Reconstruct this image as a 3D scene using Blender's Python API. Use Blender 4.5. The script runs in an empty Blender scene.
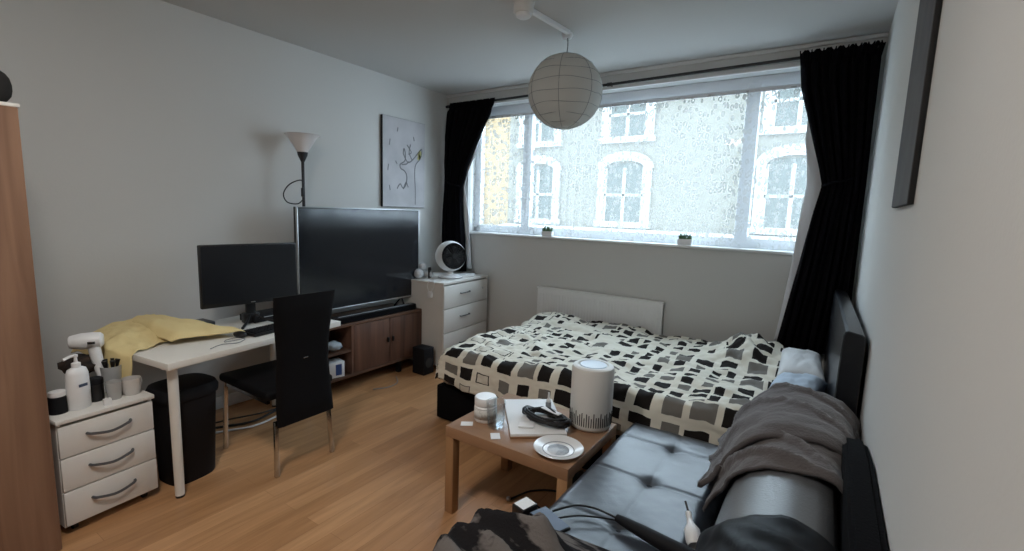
import bpy, bmesh, math, random
from mathutils import Vector, Matrix, noise
random.seed(7)
S = bpy.context.scene
COL = S.collection
R = math.radians
PI = math.pi

# ------------------------------------------------------------------ materials
def nmat(name, color, rough=.6, metal=0., spec=.5, **kw):
    m = bpy.data.materials.new(name); m.use_nodes = True
    b = m.node_tree.nodes['Principled BSDF']
    b.inputs['Base Color'].default_value = (*color, 1)
    b.inputs['Roughness'].default_value = rough
    b.inputs['Metallic'].default_value = metal
    b.inputs['Specular IOR Level'].default_value = spec
    nt = m.node_tree; N = nt.nodes; L = nt.links
    tc = N.new('ShaderNodeTexCoord')
    sc = kw.get('scale')
    if sc:   # mottled colour of the thing itself
        nz = N.new('ShaderNodeTexNoise'); nz.inputs['Scale'].default_value = sc
        nz.inputs['Detail'].default_value = kw.get('detail', 4)
        mp = N.new('ShaderNodeMapping'); mp.inputs['Scale'].default_value = kw.get('stretch', (1, 1, 1))
        L.new(tc.outputs['Object'], mp.inputs['Vector']); L.new(mp.outputs[0], nz.inputs['Vector'])
        mx = N.new('ShaderNodeMix'); mx.data_type = 'RGBA'
        c2 = kw.get('color2', tuple(c * .85 for c in color))
        mx.inputs[6].default_value = (*color, 1); mx.inputs[7].default_value = (*c2, 1)
        rp = N.new('ShaderNodeValToRGB'); rp.color_ramp.elements[0].position = kw.get('lo', .35)
        rp.color_ramp.elements[1].position = kw.get('hi', .65)
        L.new(nz.outputs['Fac'], rp.inputs[0]); L.new(rp.outputs[0], mx.inputs[0]); L.new(mx.outputs[2], b.inputs['Base Color'])
    bs = kw.get('bump')
    if bs:
        nb = N.new('ShaderNodeTexNoise'); nb.inputs['Scale'].default_value = kw.get('bscale', 60)
        nb.inputs['Detail'].default_value = 3
        L.new(tc.outputs['Object'], nb.inputs['Vector'])
        bp = N.new('ShaderNodeBump'); bp.inputs['Strength'].default_value = bs; bp.inputs['Distance'].default_value = .01
        L.new(nb.outputs['Fac'], bp.inputs['Height']); L.new(bp.outputs[0], b.inputs['Normal'])
    if 'emit' in kw:
        b.inputs['Emission Color'].default_value = (*kw.get('ecol', color), 1); b.inputs['Emission Strength'].default_value = kw['emit']
    if 'trans' in kw:
        b.inputs['Transmission Weight'].default_value = kw['trans']
    if 'sheen' in kw: b.inputs['Sheen Weight'].default_value = kw['sheen']
    if 'sss' in kw: b.inputs['Subsurface Weight'].default_value = kw['sss']
    return m

WALL = nmat('wall_paint', (.60, .60, .585), .85, bump=.06, bscale=90, spec=.2)
CEIL = nmat('ceiling_paint', (.60, .60, .59), .9, bump=.05, bscale=70, spec=.15)
WHITEPAINT = nmat('white_gloss_paint', (.78, .79, .79), .35)
UPVC = nmat('white_window_plastic', (.75, .78, .82), .4)
WHITEBOARD = nmat('white_laminate', (.72, .71, .68), .4, scale=3, color2=(.68, .665, .635))
DESKWHITE = nmat('desk_white_laminate', (.74, .73, .69), .4)
BLACKPL = nmat('black_plastic', (.006, .006, .007), .42)
BLACKMAT = nmat('black_matt_plastic', (.006, .006, .008), .7, spec=.25)
SCREEN = nmat('dark_glass_screen', (.008, .010, .014), .14, spec=.5)
MSCREEN = nmat('matt_dark_screen', (.009, .010, .013), .33, spec=.4)
SILVER = nmat('silver_metal', (.55, .56, .58), .3, 1.)
CHROME = nmat('chrome', (.6, .6, .6), .22, 1.)
GREYPL = nmat('grey_plastic', (.25, .26, .27), .5)
HANDLEG = nmat('brushed_handle', (.10, .10, .105), .45, .5)
WHITEPL = nmat('white_plastic', (.78, .79, .80), .35)
CREAMPL = nmat('cream_plastic', (.66, .655, .63), .4)
BLACKCLOTH = nmat('black_curtain_cloth', (.0045, .0042, .006), .95, spec=.08, bump=.3, bscale=200)
BLACKFABRIC = nmat('black_fabric', (.005, .005, .006), .95, spec=.08, bump=.3, bscale=120)
LINING = nmat('white_lining_cloth', (.78, .80, .84), .8, spec=.1)
YELLOW = nmat('pale_yellow_towelling', (.80, .655, .34), .95, spec=.1, bump=.5, bscale=260)
BLANKET = nmat('grey_brown_fleece', (.105, .093, .093), .9, spec=.15, bump=.35, bscale=120, sheen=.25)
BLANKET2 = nmat('dark_grey_fleece', (.14, .125, .118), .95, spec=.1, bump=.4, bscale=90, scale=6, color2=(.014, .013, .014), lo=.44, hi=.50, stretch=(1, 2.5, 1))
LEATHER = nmat('black_leather_sky_tint', (.034, .043, .058), .40, spec=1.0, bump=.05, bscale=150)  # black leather; bluish base colour imitates the reflected sky
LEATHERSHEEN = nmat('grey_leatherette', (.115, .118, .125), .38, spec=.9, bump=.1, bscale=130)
LEATHERDULL = nmat('black_leatherette', (.005, .005, .006), .6, spec=.12, bump=.1, bscale=130)
BOARDLEATHER = nmat('dark_headboard_leather', (.006, .0065, .009), .30, spec=.55, bump=.08, bscale=120)
PAPER = nmat('white_paper', (.78, .79, .80), .8)
CERAMIC = nmat('white_ceramic', (.78, .79, .80), .18)
CANVASB = nmat('canvas_black_edge', (.01, .01, .011), .7)
SHADEGLASS = nmat('frosted_lamp_shade', (.75, .72, .72), .5)
GREENPL = nmat('green_plant', (.06, .14, .06), .7)
BRONZE = nmat('gunmetal', (.05, .05, .055), .45, .7)
PILLOWM = nmat('pale_blue_pillow_cotton', (.45, .53, .62), .9, spec=.1)
PILLOWW = nmat('white_pillow_cotton', (.66, .67, .68), .9, spec=.1)
BLUEPRINT = nmat('blue_printing', (.03, .07, .22), .5)
TOWELDARK = nmat('dark_bag_cloth', (.012, .011, .011), .9)
BLUEGREY = nmat('blue_grey_plastic', (.05, .07, .12), .4)
RUBBER = nmat('rubber', (.02, .02, .02), .8)

def wood(name, c1, c2, axis, rough=.5, scale=1., spec=.4):
    m = nmat(name, c1, rough, spec=spec); nt = m.node_tree; N = nt.nodes; L = nt.links; b = N['Principled BSDF']
    tc = N.new('ShaderNodeTexCoord'); mp = N.new('ShaderNodeMapping')
    st = [22 * scale] * 3; st[axis] = 1.3 * scale; mp.inputs['Scale'].default_value = st
    n1 = N.new('ShaderNodeTexNoise'); n1.inputs['Scale'].default_value = 1; n1.inputs['Detail'].default_value = 6; n1.inputs['Distortion'].default_value = .6
    mp2 = N.new('ShaderNodeMapping'); st = [5 * scale] * 3; st[axis] = .35 * scale; mp2.inputs['Scale'].default_value = st
    n2 = N.new('ShaderNodeTexNoise'); n2.inputs['Scale'].default_value = 1; n2.inputs['Detail'].default_value = 2
    ad = N.new('ShaderNodeMath'); ad.operation = 'ADD'; ml = N.new('ShaderNodeMath'); ml.operation = 'MULTIPLY'; ml.inputs[1].default_value = .5
    rp = N.new('ShaderNodeValToRGB'); rp.color_ramp.elements[0].position = .36; rp.color_ramp.elements[1].position = .64
    rp.color_ramp.elements[0].color = (*c1, 1); rp.color_ramp.elements[1].color = (*c2, 1)
    L.new(tc.outputs['Object'], mp.inputs[0]); L.new(tc.outputs['Object'], mp2.inputs[0])
    L.new(mp.outputs[0], n1.inputs[0]); L.new(mp2.outputs[0], n2.inputs[0])
    L.new(n1.outputs['Fac'], ad.inputs[0]); L.new(n2.outputs['Fac'], ad.inputs[1]); L.new(ad.outputs[0], ml.inputs[0])
    L.new(ml.outputs[0], rp.inputs[0]); L.new(rp.outputs[0], b.inputs['Base Color'])
    return m
WARDROBE = wood('walnut_laminate', (.16, .085, .052), (.29, .17, .11), 2, .45)
STANDWOOD = wood('dark_mango_wood', (.055, .026, .018), (.17, .085, .055), 2, .5, .8)
STANDTOP = wood('dark_mango_wood_long', (.06, .030, .02), (.15, .08, .05), 1, .5, .8)
TABLEWOOD = wood('light_oak_laminate', (.27, .15, .085), (.37, .215, .125), 0, .28, .8, .6)
TABLELEG = wood('light_oak_leg', (.30, .165, .08), (.40, .23, .115), 2, .45, .8)

def floor_mat():
    m = nmat('laminate_floor', (.4, .2, .1), .36, spec=.45); nt = m.node_tree; N = nt.nodes; L = nt.links; b = N['Principled BSDF']
    tc = N.new('ShaderNodeTexCoord')
    mp = N.new('ShaderNodeMapping'); mp.inputs['Rotation'].default_value = (0, 0, R(90)); mp.inputs['Scale'].default_value = (1, 1, 1)
    br = N.new('ShaderNodeTexBrick'); br.inputs['Scale'].default_value = 1; br.inputs['Brick Width'].default_value = 1.25
    br.inputs['Row Height'].default_value = .095; br.inputs['Mortar Size'].default_value = .0012; br.inputs['Mortar Smooth'].default_value = .3
    br.inputs['Color1'].default_value = (.40, .205, .092, 1); br.inputs['Color2'].default_value = (.52, .285, .138, 1); br.inputs['Mortar'].default_value = (.31, .15, .066, 1)
    br.inputs['Bias'].default_value = -.1
    L.new(tc.outputs['Object'], mp.inputs[0]); L.new(mp.outputs[0], br.inputs[0])
    mp2 = N.new('ShaderNodeMapping'); mp2.inputs['Scale'].default_value = (26, 2.2, 1)
    nz = N.new('ShaderNodeTexNoise'); nz.inputs['Scale'].default_value = 1; nz.inputs['Detail'].default_value = 5; nz.inputs['Distortion'].default_value = .8
    L.new(tc.outputs['Object'], mp2.inputs[0]); L.new(mp2.outputs[0], nz.inputs[0])
    rp = N.new('ShaderNodeValToRGB'); rp.color_ramp.elements[0].position = .3; rp.color_ramp.elements[1].position = .7
    rp.color_ramp.elements[0].color = (.80, .77, .74, 1); rp.color_ramp.elements[1].color = (1.08, 1.08, 1.08, 1)
    L.new(nz.outputs['Fac'], rp.inputs[0])
    mx = N.new('ShaderNodeMix'); mx.data_type = 'RGBA'; mx.blend_type = 'MULTIPLY'; mx.inputs[0].default_value = 1
    L.new(br.outputs['Color'], mx.inputs[6]); L.new(rp.outputs[0], mx.inputs[7]); L.new(mx.outputs[2], b.inputs['Base Color'])
    return m
FLOOR = floor_mat()

def brick_mat(name, c1, c2, mortar):
    m = nmat(name, c1, .9, spec=.1); nt = m.node_tree; N = nt.nodes; L = nt.links; b = N['Principled BSDF']
    tc = N.new('ShaderNodeTexCoord'); sx = N.new('ShaderNodeSeparateXYZ'); cb = N.new('ShaderNodeCombineXYZ')
    L.new(tc.outputs['Object'], sx.inputs[0]); L.new(sx.outputs[0], cb.inputs[0]); L.new(sx.outputs[2], cb.inputs[1])
    br = N.new('ShaderNodeTexBrick'); br.inputs['Scale'].default_value = 1; br.inputs['Brick Width'].default_value = .23; br.inputs['Row Height'].default_value = .08
    br.inputs['Mortar Size'].default_value = .008
    for k, c in (('Color1', c1), ('Color2', c2), ('Mortar', mortar)): br.inputs[k].default_value = (*c, 1)
    L.new(cb.outputs[0], br.inputs[0]); L.new(br.outputs['Color'], b.inputs['Base Color'])
    return m
BRICKY = brick_mat('yellow_stock_brick', (.17, .118, .058), (.14, .096, .048), (.13, .11, .08))
BRICKG = brick_mat('grey_stock_brick', (.098, .094, .080), (.084, .080, .066), (.10, .098, .086))
STONE = nmat('white_stone_trim', (.21, .21, .20), .8)
DARKGLASS = nmat('outdoor_dark_glass', (.055, .062, .058), .85, spec=.05)

def glass_mat(name, tint=(.95, .97, .97), gloss=.06):
    m = bpy.data.materials.new(name); m.use_nodes = True; nt = m.node_tree; N = nt.nodes; L = nt.links; N.clear()
    o = N.new('ShaderNodeOutputMaterial'); t = N.new('ShaderNodeBsdfTransparent'); g = N.new('ShaderNodeBsdfGlossy'); mx = N.new('ShaderNodeMixShader')
    t.inputs[0].default_value = (*tint, 1); g.inputs['Roughness'].default_value = .03
    fr = N.new('ShaderNodeLayerWeight'); fr.inputs[0].default_value = .3
    pw = N.new('ShaderNodeMath'); pw.operation = 'POWER'; pw.inputs[1].default_value = 2
    ml = N.new('ShaderNodeMath'); ml.operation = 'MULTIPLY_ADD'; ml.inputs[1].default_value = gloss * 9; ml.inputs[2].default_value = gloss * .6; ml.use_clamp = True
    L.new(fr.outputs['Facing'], pw.inputs[0]); L.new(pw.outputs[0], ml.inputs[0])
    L.new(ml.outputs[0], mx.inputs[0]); L.new(t.outputs[0], mx.inputs[1]); L.new(g.outputs[0], mx.inputs[2]); L.new(mx.outputs[0], o.inputs[0])
    return m
GLASS = glass_mat('window_glass', gloss=.04)
TUMBLER = glass_mat('tumbler_glass', (.93, .945, .95), .06)
CRYSTAL = nmat('frosty_crystal', (.60, .63, .66), .12, spec=.8)

def lace_mat():
    m = bpy.data.materials.new('white_lace_net'); m.use_nodes = True; nt = m.node_tree; N = nt.nodes; L = nt.links; N.clear()
    o = N.new('ShaderNodeOutputMaterial'); uv = N.new('ShaderNodeTexCoord')
    mp = N.new('ShaderNodeMapping'); mp.inputs['Scale'].default_value = (1.25, .8, 1)
    vo = N.new('ShaderNodeTexVoronoi'); vo.feature = 'F1'; vo.inputs['Scale'].default_value = 23; vo.inputs['Randomness'].default_value = .65
    L.new(uv.outputs['UV'], mp.inputs[0]); L.new(mp.outputs[0], vo.inputs['Vector'])
    # little curls: rings of thread about each cell, broken by noise
    m1 = N.new('ShaderNodeMath'); m1.operation = 'SUBTRACT'; m1.inputs[1].default_value = .33
    m2 = N.new('ShaderNodeMath'); m2.operation = 'ABSOLUTE'
    m3 = N.new('ShaderNodeMath'); m3.operation = 'LESS_THAN'; m3.inputs[1].default_value = .13
    L.new(vo.outputs['Distance'], m1.inputs[0]); L.new(m1.outputs[0], m2.inputs[0]); L.new(m2.outputs[0], m3.inputs[0])
    nz = N.new('ShaderNodeTexNoise'); nz.inputs['Scale'].default_value = 30; L.new(uv.outputs['UV'], nz.inputs['Vector'])
    gt = N.new('ShaderNodeMath'); gt.operation = 'GREATER_THAN'; gt.inputs[1].default_value = .40; L.new(nz.outputs['Fac'], gt.inputs[0])
    mu = N.new('ShaderNodeMath'); mu.operation = 'MULTIPLY'; L.new(m3.outputs[0], mu.inputs[0]); L.new(gt.outputs[0], mu.inputs[1])
    ma = N.new('ShaderNodeMath'); ma.operation = 'MULTIPLY_ADD'; ma.inputs[1].default_value = LACE_THREAD - LACE_NET; ma.inputs[2].default_value = LACE_NET
    L.new(mu.outputs[0], ma.inputs[0])
    tr = N.new('ShaderNodeBsdfTransparent'); tl = N.new('ShaderNodeBsdfTranslucent'); df = N.new('ShaderNodeBsdfDiffuse')
    tl.inputs[0].default_value = (.31, .305, .29, 1); df.inputs[0].default_value = (.8, .82, .84, 1)
    mb = N.new('ShaderNodeMixShader'); mb.inputs[0].default_value = .45; L.new(tl.outputs[0], mb.inputs[1]); L.new(df.outputs[0], mb.inputs[2])
    mx = N.new('ShaderNodeMixShader'); L.new(ma.outputs[0], mx.inputs[0]); L.new(tr.outputs[0], mx.inputs[1]); L.new(mb.outputs[0], mx.inputs[2])
    L.new(mx.outputs[0], o.inputs[0])
    return m
LACE_NET, LACE_THREAD = .36, .92
LACE = lace_mat()

def paper_shade_mat():
    m = bpy.data.materials.new('rice_paper'); m.use_nodes = True; nt = m.node_tree; N = nt.nodes; L = nt.links; N.clear()
    o = N.new('ShaderNodeOutputMaterial'); tl = N.new('ShaderNodeBsdfTranslucent'); df = N.new('ShaderNodeBsdfDiffuse'); mx = N.new('ShaderNodeMixShader')
    tl.inputs[0].default_value = (.66, .64, .6, 1); df.inputs[0].default_value = (.66, .65, .62, 1); mx.inputs[0].default_value = .62
    L.new(tl.outputs[0], mx.inputs[1]); L.new(df.outputs[0], mx.inputs[2]); L.new(mx.outputs[0], o.inputs[0])
    return m
RICE = paper_shade_mat()

def duvet_mat():
    m = nmat('patchwork_print_cotton', (.7, .67, .58), .85, spec=.12); nt = m.node_tree; N = nt.nodes; L = nt.links; b = N['Principled BSDF']
    tc = N.new('ShaderNodeTexCoord')
    def mth(op, a, bb=None, c=None):
        n = N.new('ShaderNodeMath'); n.operation = op
        for i, v in enumerate((a, bb, c)):
            if v is None: continue
            if isinstance(v, (int, float)): n.inputs[i].default_value = v
            else: L.new(v, n.inputs[i])
        return n.outputs[0]
    def vm(op, a, bb=None):
        n = N.new('ShaderNodeVectorMath'); n.operation = op
        for i, v in enumerate((a, bb)):
            if v is None: continue
            if isinstance(v, tuple): n.inputs[i].default_value = v
            else: L.new(v, n.inputs[i])
        return n.outputs[0]
    def mixc(f, a, c):
        n = N.new('ShaderNodeMix'); n.data_type = 'RGBA'; L.new(f, n.inputs[0])
        for i, v in ((6, a), (7, c)):
            if isinstance(v, tuple): n.inputs[i].default_value = (*v, 1)
            else: L.new(v, n.inputs[i])
        return n.outputs[2]
    _sx = N.new('ShaderNodeSeparateXYZ'); L.new(tc.outputs['UV'], _sx.inputs[0]); SXU = _sx.outputs[0]
    def layer(base, cell, off, prob, smin, smax, outline):
        s = vm('DIVIDE', vm('ADD', tc.outputs['UV'], off), cell)
        fl = vm('FLOOR', s); fr = vm('FRACTION', s)
        wn = N.new('ShaderNodeTexWhiteNoise'); wn.noise_dimensions = '2D'; L.new(fl, wn.inputs['Vector'])
        wn2 = N.new('ShaderNodeTexWhiteNoise'); wn2.noise_dimensions = '2D'; L.new(vm('ADD', fl, (37.3, 11.7, 0)), wn2.inputs['Vector'])
        sp = N.new('ShaderNodeSeparateColor'); L.new(wn.outputs['Color'], sp.inputs[0])
        sp2 = N.new('ShaderNodeSeparateColor'); L.new(wn2.outputs['Color'], sp2.inputs[0])
        f = N.new('ShaderNodeSeparateXYZ'); L.new(fr, f.inputs[0])
        hx = mth('MULTIPLY_ADD', sp.outputs[0], (smax - smin) / 2, smin / 2); hy = mth('MULTIPLY_ADD', sp.outputs[1], (smax - smin) / 2, smin / 2)
        dx = mth('ABSOLUTE', mth('SUBTRACT', f.outputs[0], mth('MULTIPLY_ADD', sp2.outputs[0], .16, .42)))
        dy = mth('ABSOLUTE', mth('SUBTRACT', f.outputs[1], mth('MULTIPLY_ADD', sp2.outputs[1], .16, .42)))
        inside = mth('MULTIPLY', mth('LESS_THAN', dx, hx), mth('LESS_THAN', dy, hy))
        inside = mth('MULTIPLY', inside, mth('LESS_THAN', sp.outputs[2], prob))
        core = mth('MULTIPLY', mth('LESS_THAN', dx, mth('SUBTRACT', hx, .055)), mth('LESS_THAN', dy, mth('SUBTRACT', hy, .055)))
        dark = mixc(mth('GREATER_THAN', wn2.outputs['Value'], .66), (.016, .013, .012), (.17, .16, .145))
        if outline:
            hollow = mth('MULTIPLY', mth('MULTIPLY', core, mth('GREATER_THAN', sp2.outputs[2], .55)), mth('LESS_THAN', SXU, .75))
            dark = mixc(hollow, dark, (.60, .57, .49))
        return mixc(inside, base, dark)
    base = (.70, .67, .58)
    n = N.new('ShaderNodeRGB'); n.outputs[0].default_value = (*base, 1)
    c1 = layer(n.outputs[0], (.114, .100, 1), (5, 5, 0), .84, .42, .76, False)
    # a coarser patch grid replaces the fine one in some places, and all along the border
    big = layer(n.outputs[0], (.15, .132, 1), (5.03, 5.04, 0), .9, .52, .82, True)
    s = vm('FLOOR', vm('DIVIDE', vm('ADD', tc.outputs['UV'], (5.03, 5.04, 0)), (.30, .264, 1)))
    wn = N.new('ShaderNodeTexWhiteNoise'); wn.noise_dimensions = '2D'; L.new(s, wn.inputs['Vector'])
    sx = N.new('ShaderNodeSeparateXYZ'); L.new(tc.outputs['UV'], sx.inputs[0])
    edge = mth('MAXIMUM', mth('LESS_THAN', sx.outputs[0], .42), mth('LESS_THAN', sx.outputs[1], .36))
    edge = mth('MAXIMUM', edge, mth('GREATER_THAN', sx.outputs[0], 1.95))
    pick = mth('MAXIMUM', edge, mth('GREATER_THAN', wn.outputs['Value'], .88))
    L.new(mixc(pick, c1, big), b.inputs['Base Color'])
    return m
DUVET = duvet_mat()

# ------------------------------------------------------------------ mesh helpers
def box(bm, c, s, bev=0., seg=2, rz=0, M=None):
    r = bmesh.ops.create_cube(bm, size=1)
    vs = r['verts']
    bmesh.ops.scale(bm, vec=s, verts=vs)
    if bev > 0:
        es = list({e for v in vs for e in v.link_edges})
        g = bmesh.ops.bevel(bm, geom=es, offset=min(bev, min(s) * .49), segments=seg, affect='EDGES', profile=.5)
        vs = list({v for f in g['faces'] for v in f.verts} | {v for v in vs if v.is_valid})
    if rz: bmesh.ops.rotate(bm, verts=vs, cent=(0, 0, 0), matrix=Matrix.Rotation(rz, 3, 'Z'))
    if M is not None: bmesh.ops.transform(bm, matrix=M, verts=vs)
    bmesh.ops.translate(bm, vec=c, verts=vs)
    return vs

def cyl(bm, p0, p1, r0, r1=None, seg=20, cap=True):
    p0, p1 = Vector(p0), Vector(p1); r1 = r0 if r1 is None else r1
    d = p1 - p0; q = Vector((0, 0, 1)).rotation_difference(d)
    g = bmesh.ops.create_cone(bm, cap_ends=cap, segments=seg, radius1=r0, radius2=r1, depth=d.length)
    bmesh.ops.transform(bm, matrix=Matrix.Translation((p0 + p1) / 2) @ q.to_matrix().to_4x4(), verts=g['verts'])
    return g['verts']

def lathe(bm, prof, seg=32, c=(0, 0, 0), sx=1., sy=1.):
    rings = []
    for r, z in prof:
        rings.append([bm.verts.new((c[0] + r * sx * math.cos(2 * PI * i / seg), c[1] + r * sy * math.sin(2 * PI * i / seg), c[2] + z)) for i in range(seg)] if r > 1e-6 else [bm.verts.new((c[0], c[1], c[2] + z))])
    for a, b in zip(rings, rings[1:]):
        for i in range(seg):
            j = (i + 1) % seg
            if len(a) == 1 and len(b) == 1: continue
            if len(a) == 1: bm.faces.new((a[0], b[j], b[i]))
            elif len(b) == 1: bm.faces.new((a[i], a[j], b[0]))
            else: bm.faces.new((a[i], a[j], b[j], b[i]))

def smooth_path(pts, n=8):
    pts = [Vector(p) for p in pts]; out = []
    for i in range(len(pts) - 1):
        p0 = pts[max(i - 1, 0)]; p1 = pts[i]; p2 = pts[i + 1]; p3 = pts[min(i + 2, len(pts) - 1)]
        for k in range(n):
            t = k / n
            out.append(.5 * ((2 * p1) + (p2 - p0) * t + (2 * p0 - 5 * p1 + 4 * p2 - p3) * t * t + (3 * p1 - p0 - 3 * p2 + p3) * t ** 3))
    out.append(pts[-1]); return out

def tube(bm, pts, r, seg=8, smooth=True, closed=False):
    P = smooth_path(pts) if smooth else [Vector(p) for p in pts]
    rr = r if callable(r) else (lambda t: r)
    rings = []; up = Vector((0, 0, 1)); n = len(P)
    for i, p in enumerate(P):
        d = (P[(i + 1) % n if closed else min(i + 1, n - 1)] - P[(i - 1) % n if closed else max(i - 1, 0)])
        if d.length < 1e-9: d = Vector((0, 0, 1))
        d.normalize()
        a = d.cross(up)
        if a.length < .05: a = d.cross(Vector((0, 1, 0)))
        a.normalize(); b = d.cross(a); rad = rr(i / max(n - 1, 1))
        rings.append([bm.verts.new(p + a * rad * math.cos(2 * PI * k / seg) + b * rad * math.sin(2 * PI * k / seg)) for k in range(seg)])
    for i in range(len(rings) if closed else len(rings) - 1):
        A, B = rings[i], rings[(i + 1) % len(rings)]
        for k in range(seg):
            try: bm.faces.new((A[k], A[(k + 1) % seg], B[(k + 1) % seg], B[k]))
            except ValueError: pass
    if not closed:
        bm.faces.new(rings[0][::-1]); bm.faces.new(rings[-1])

def grid(bm, fn, nu, nv, uvfn=None, closed_u=False):
    uvl = bm.loops.layers.uv.verify()
    V = [[bm.verts.new(fn(i / nu, j / nv)) for j in range(nv + 1)] for i in range(nu if closed_u else nu + 1)]
    for i in range(nu):
        for j in range(nv):
            i2 = (i + 1) % len(V)
            f = bm.faces.new((V[i][j], V[i2][j], V[i2][j + 1], V[i][j + 1]))
            f.smooth = True
            for l, (a, b) in zip(f.loops, ((i, j), (i + 1, j), (i + 1, j + 1), (i, j + 1))):
                u, v = a / nu, b / nv
                l[uvl].uv = uvfn(u, v) if uvfn else (u, v)
    return V

def prism(bm, poly, axis, a, b):
    """polygon (list of 2D) extruded along axis from a to b; for axis y the polygon is (x,z)"""
    def P(p, t):
        return {'y': (p[0], t, p[1]), 'x': (t, p[0], p[1]), 'z': (p[0], p[1], t)}[axis]
    A = [bm.verts.new(P(p, a)) for p in poly]; B = [bm.verts.new(P(p, b)) for p in poly]
    n = len(poly)
    bm.faces.new(A); bm.faces.new(B[::-1])
    for i in range(n): bm.faces.new((A[i], B[i], B[(i + 1) % n], A[(i + 1) % n]))

def obj(name, bm, m, parent=None, loc=None, rz=0, smooth=None, label=None, sub=0, solid=0., soff=0.):
    bmesh.ops.recalc_face_normals(bm, faces=bm.faces)
    me = bpy.data.meshes.new(name); bm.to_mesh(me); bm.free()
    ms = m if isinstance(m, (list, tuple)) else [m]
    for x in ms: me.materials.append(x)
    o = bpy.data.objects.new(name, me); COL.objects.link(o)
    if loc: o.location = loc
    if rz: o.rotation_euler = (0, 0, rz)
    if parent is not None: o.parent = parent
    if smooth is None or smooth is True or isinstance(smooth, (int, float)):
        me.shade_smooth()
        if smooth is not True:
            try: me.set_sharp_from_angle(angle=R(smooth or 35))
            except Exception: pass
    if solid:
        md = o.modifiers.new('thickness', 'SOLIDIFY'); md.thickness = solid; md.offset = soff
    if sub:
        md = o.modifiers.new('sub', 'SUBSURF'); md.levels = sub; md.render_levels = sub
    if label: o['label'] = label
    return o

def B(): return bmesh.new()
def bx(c, s, bev=0., **k):
    bm = B(); box(bm, c, s, bev, **k); return bm
def tag(o, label, cat, group=None, kind=None):
    o['label'] = label; o['category'] = cat
    if group: o['group'] = group
    if kind: o['kind'] = kind
    return o
def thing(name, label, cat, loc=(0, 0, 0), rz=0, group=None):
    o = bpy.data.objects.new(name, None); COL.objects.link(o); o.empty_display_size = .1
    o.location = loc; o.rotation_euler = (0, 0, rz); return tag(o, label, cat, group)
def struct(name, bm, m, label=None, parent=None, **k):
    o = obj(name, bm, m, parent, **k); o['kind'] = 'structure'
    if label: o['label'] = label
    return o
def dup(root, loc=None, rz=None, label=None):
    r = root.copy(); COL.objects.link(r)
    if loc: r.location = loc
    if rz is not None: r.rotation_euler = (0, 0, rz)
    if label: r['label'] = label
    for ch in list(root.children):
        c = ch.copy(); COL.objects.link(c); c.parent = r
        for g in list(ch.children):
            d = g.copy(); COL.objects.link(d); d.parent = c
    return r
def fbm(x, y, z=0., o=4): return noise.fractal(Vector((x, y, z)), .6, 2.0, o)
def lerp(a, b, t): return a + (b - a) * t
def interp(tab, x):
    for (a, b), (c, d) in zip(tab, tab[1:]):
        if x <= c or (c, d) == tab[-1]:
            t = min(max((x - a) / (c - a), 0), 1) if c != a else 0
            return lerp(b, d, t)
    return tab[-1][1]
def sstep(a, b, x):
    t = min(max((x - a) / (b - a), 0), 1); return t * t * (3 - 2 * t)

# ------------------------------------------------------------------ room
XL, XR, D, YB, H = -3.65, .187, 4.10, -1.9, 2.77
WX0, WX1, WZ0, WZ1 = -3.34, .0, 1.285, 2.625
struct('floor', bx(((XL + XR) / 2, (D + YB) / 2, -.05), (XR - XL + .3, D - YB + .3, .1)), FLOOR, 'orange beech laminate floor of narrow planks')
struct('ceiling', bx(((XL + XR) / 2, (D + YB) / 2, H + .05), (XR - XL + .3, D - YB + .3, .1)), CEIL, 'plain white painted ceiling')
struct('wall_left', bx((XL - .075, (D + YB) / 2, H / 2), (.15, D - YB, H)), WALL, 'plain white wall behind the desk and television')
struct('wall_right', bx((XR + .075, (D + YB) / 2, H / 2), (.15, D - YB, H)), WALL, 'white wall along the sofa, seen at a shallow angle')
struct('wall_near', bx(((XL + XR) / 2, YB - .075, H / 2), (XR - XL + .3, .15, H)), WALL)
bm = B()
WT = .24
yc = D + WT / 2
box(bm, ((XL + XR) / 2, yc, WZ0 / 2), (XR - XL + .3, WT, WZ0))
box(bm, ((XL + XR) / 2, yc, (WZ1 + H) / 2), (XR - XL + .3, WT, H - WZ1))
box(bm, ((XL - .15 + WX0) / 2, yc, (WZ0 + WZ1) / 2), (WX0 - XL + .15, WT, WZ1 - WZ0))
box(bm, ((XR + .15 + WX1) / 2, yc, (WZ0 + WZ1) / 2), (XR + .15 - WX1, WT, WZ1 - WZ0))
struct('wall_window', bm, WALL, 'white wall around the wide window')
struct('trim_1', bx(((XL + XR) / 2, D - .012, H - .014), (XR - XL, .024, .026), .006), WHITEPAINT, 'thin white cornice strip above the window')
struct('trim_2', bx(((WX0 + WX1) / 2, D - .012, WZ1 + .012), (WX1 - WX0 + .12, .03, .035), .006), WHITEPAINT, 'white strip over the window head')
struct('baseboard_left', bx((XL + .008, (D + YB) / 2, .045), (.016, D - YB, .09), .004), WHITEPAINT)
struct('baseboard_window', bx(((XL + XR) / 2, D - .008, .045), (XR - XL, .016, .09), .004), WHITEPAINT)
struct('baseboard_right', bx((XR - .008, (D + YB) / 2, .045), (.016, D - YB, .09), .004), WHITEPAINT)

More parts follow.
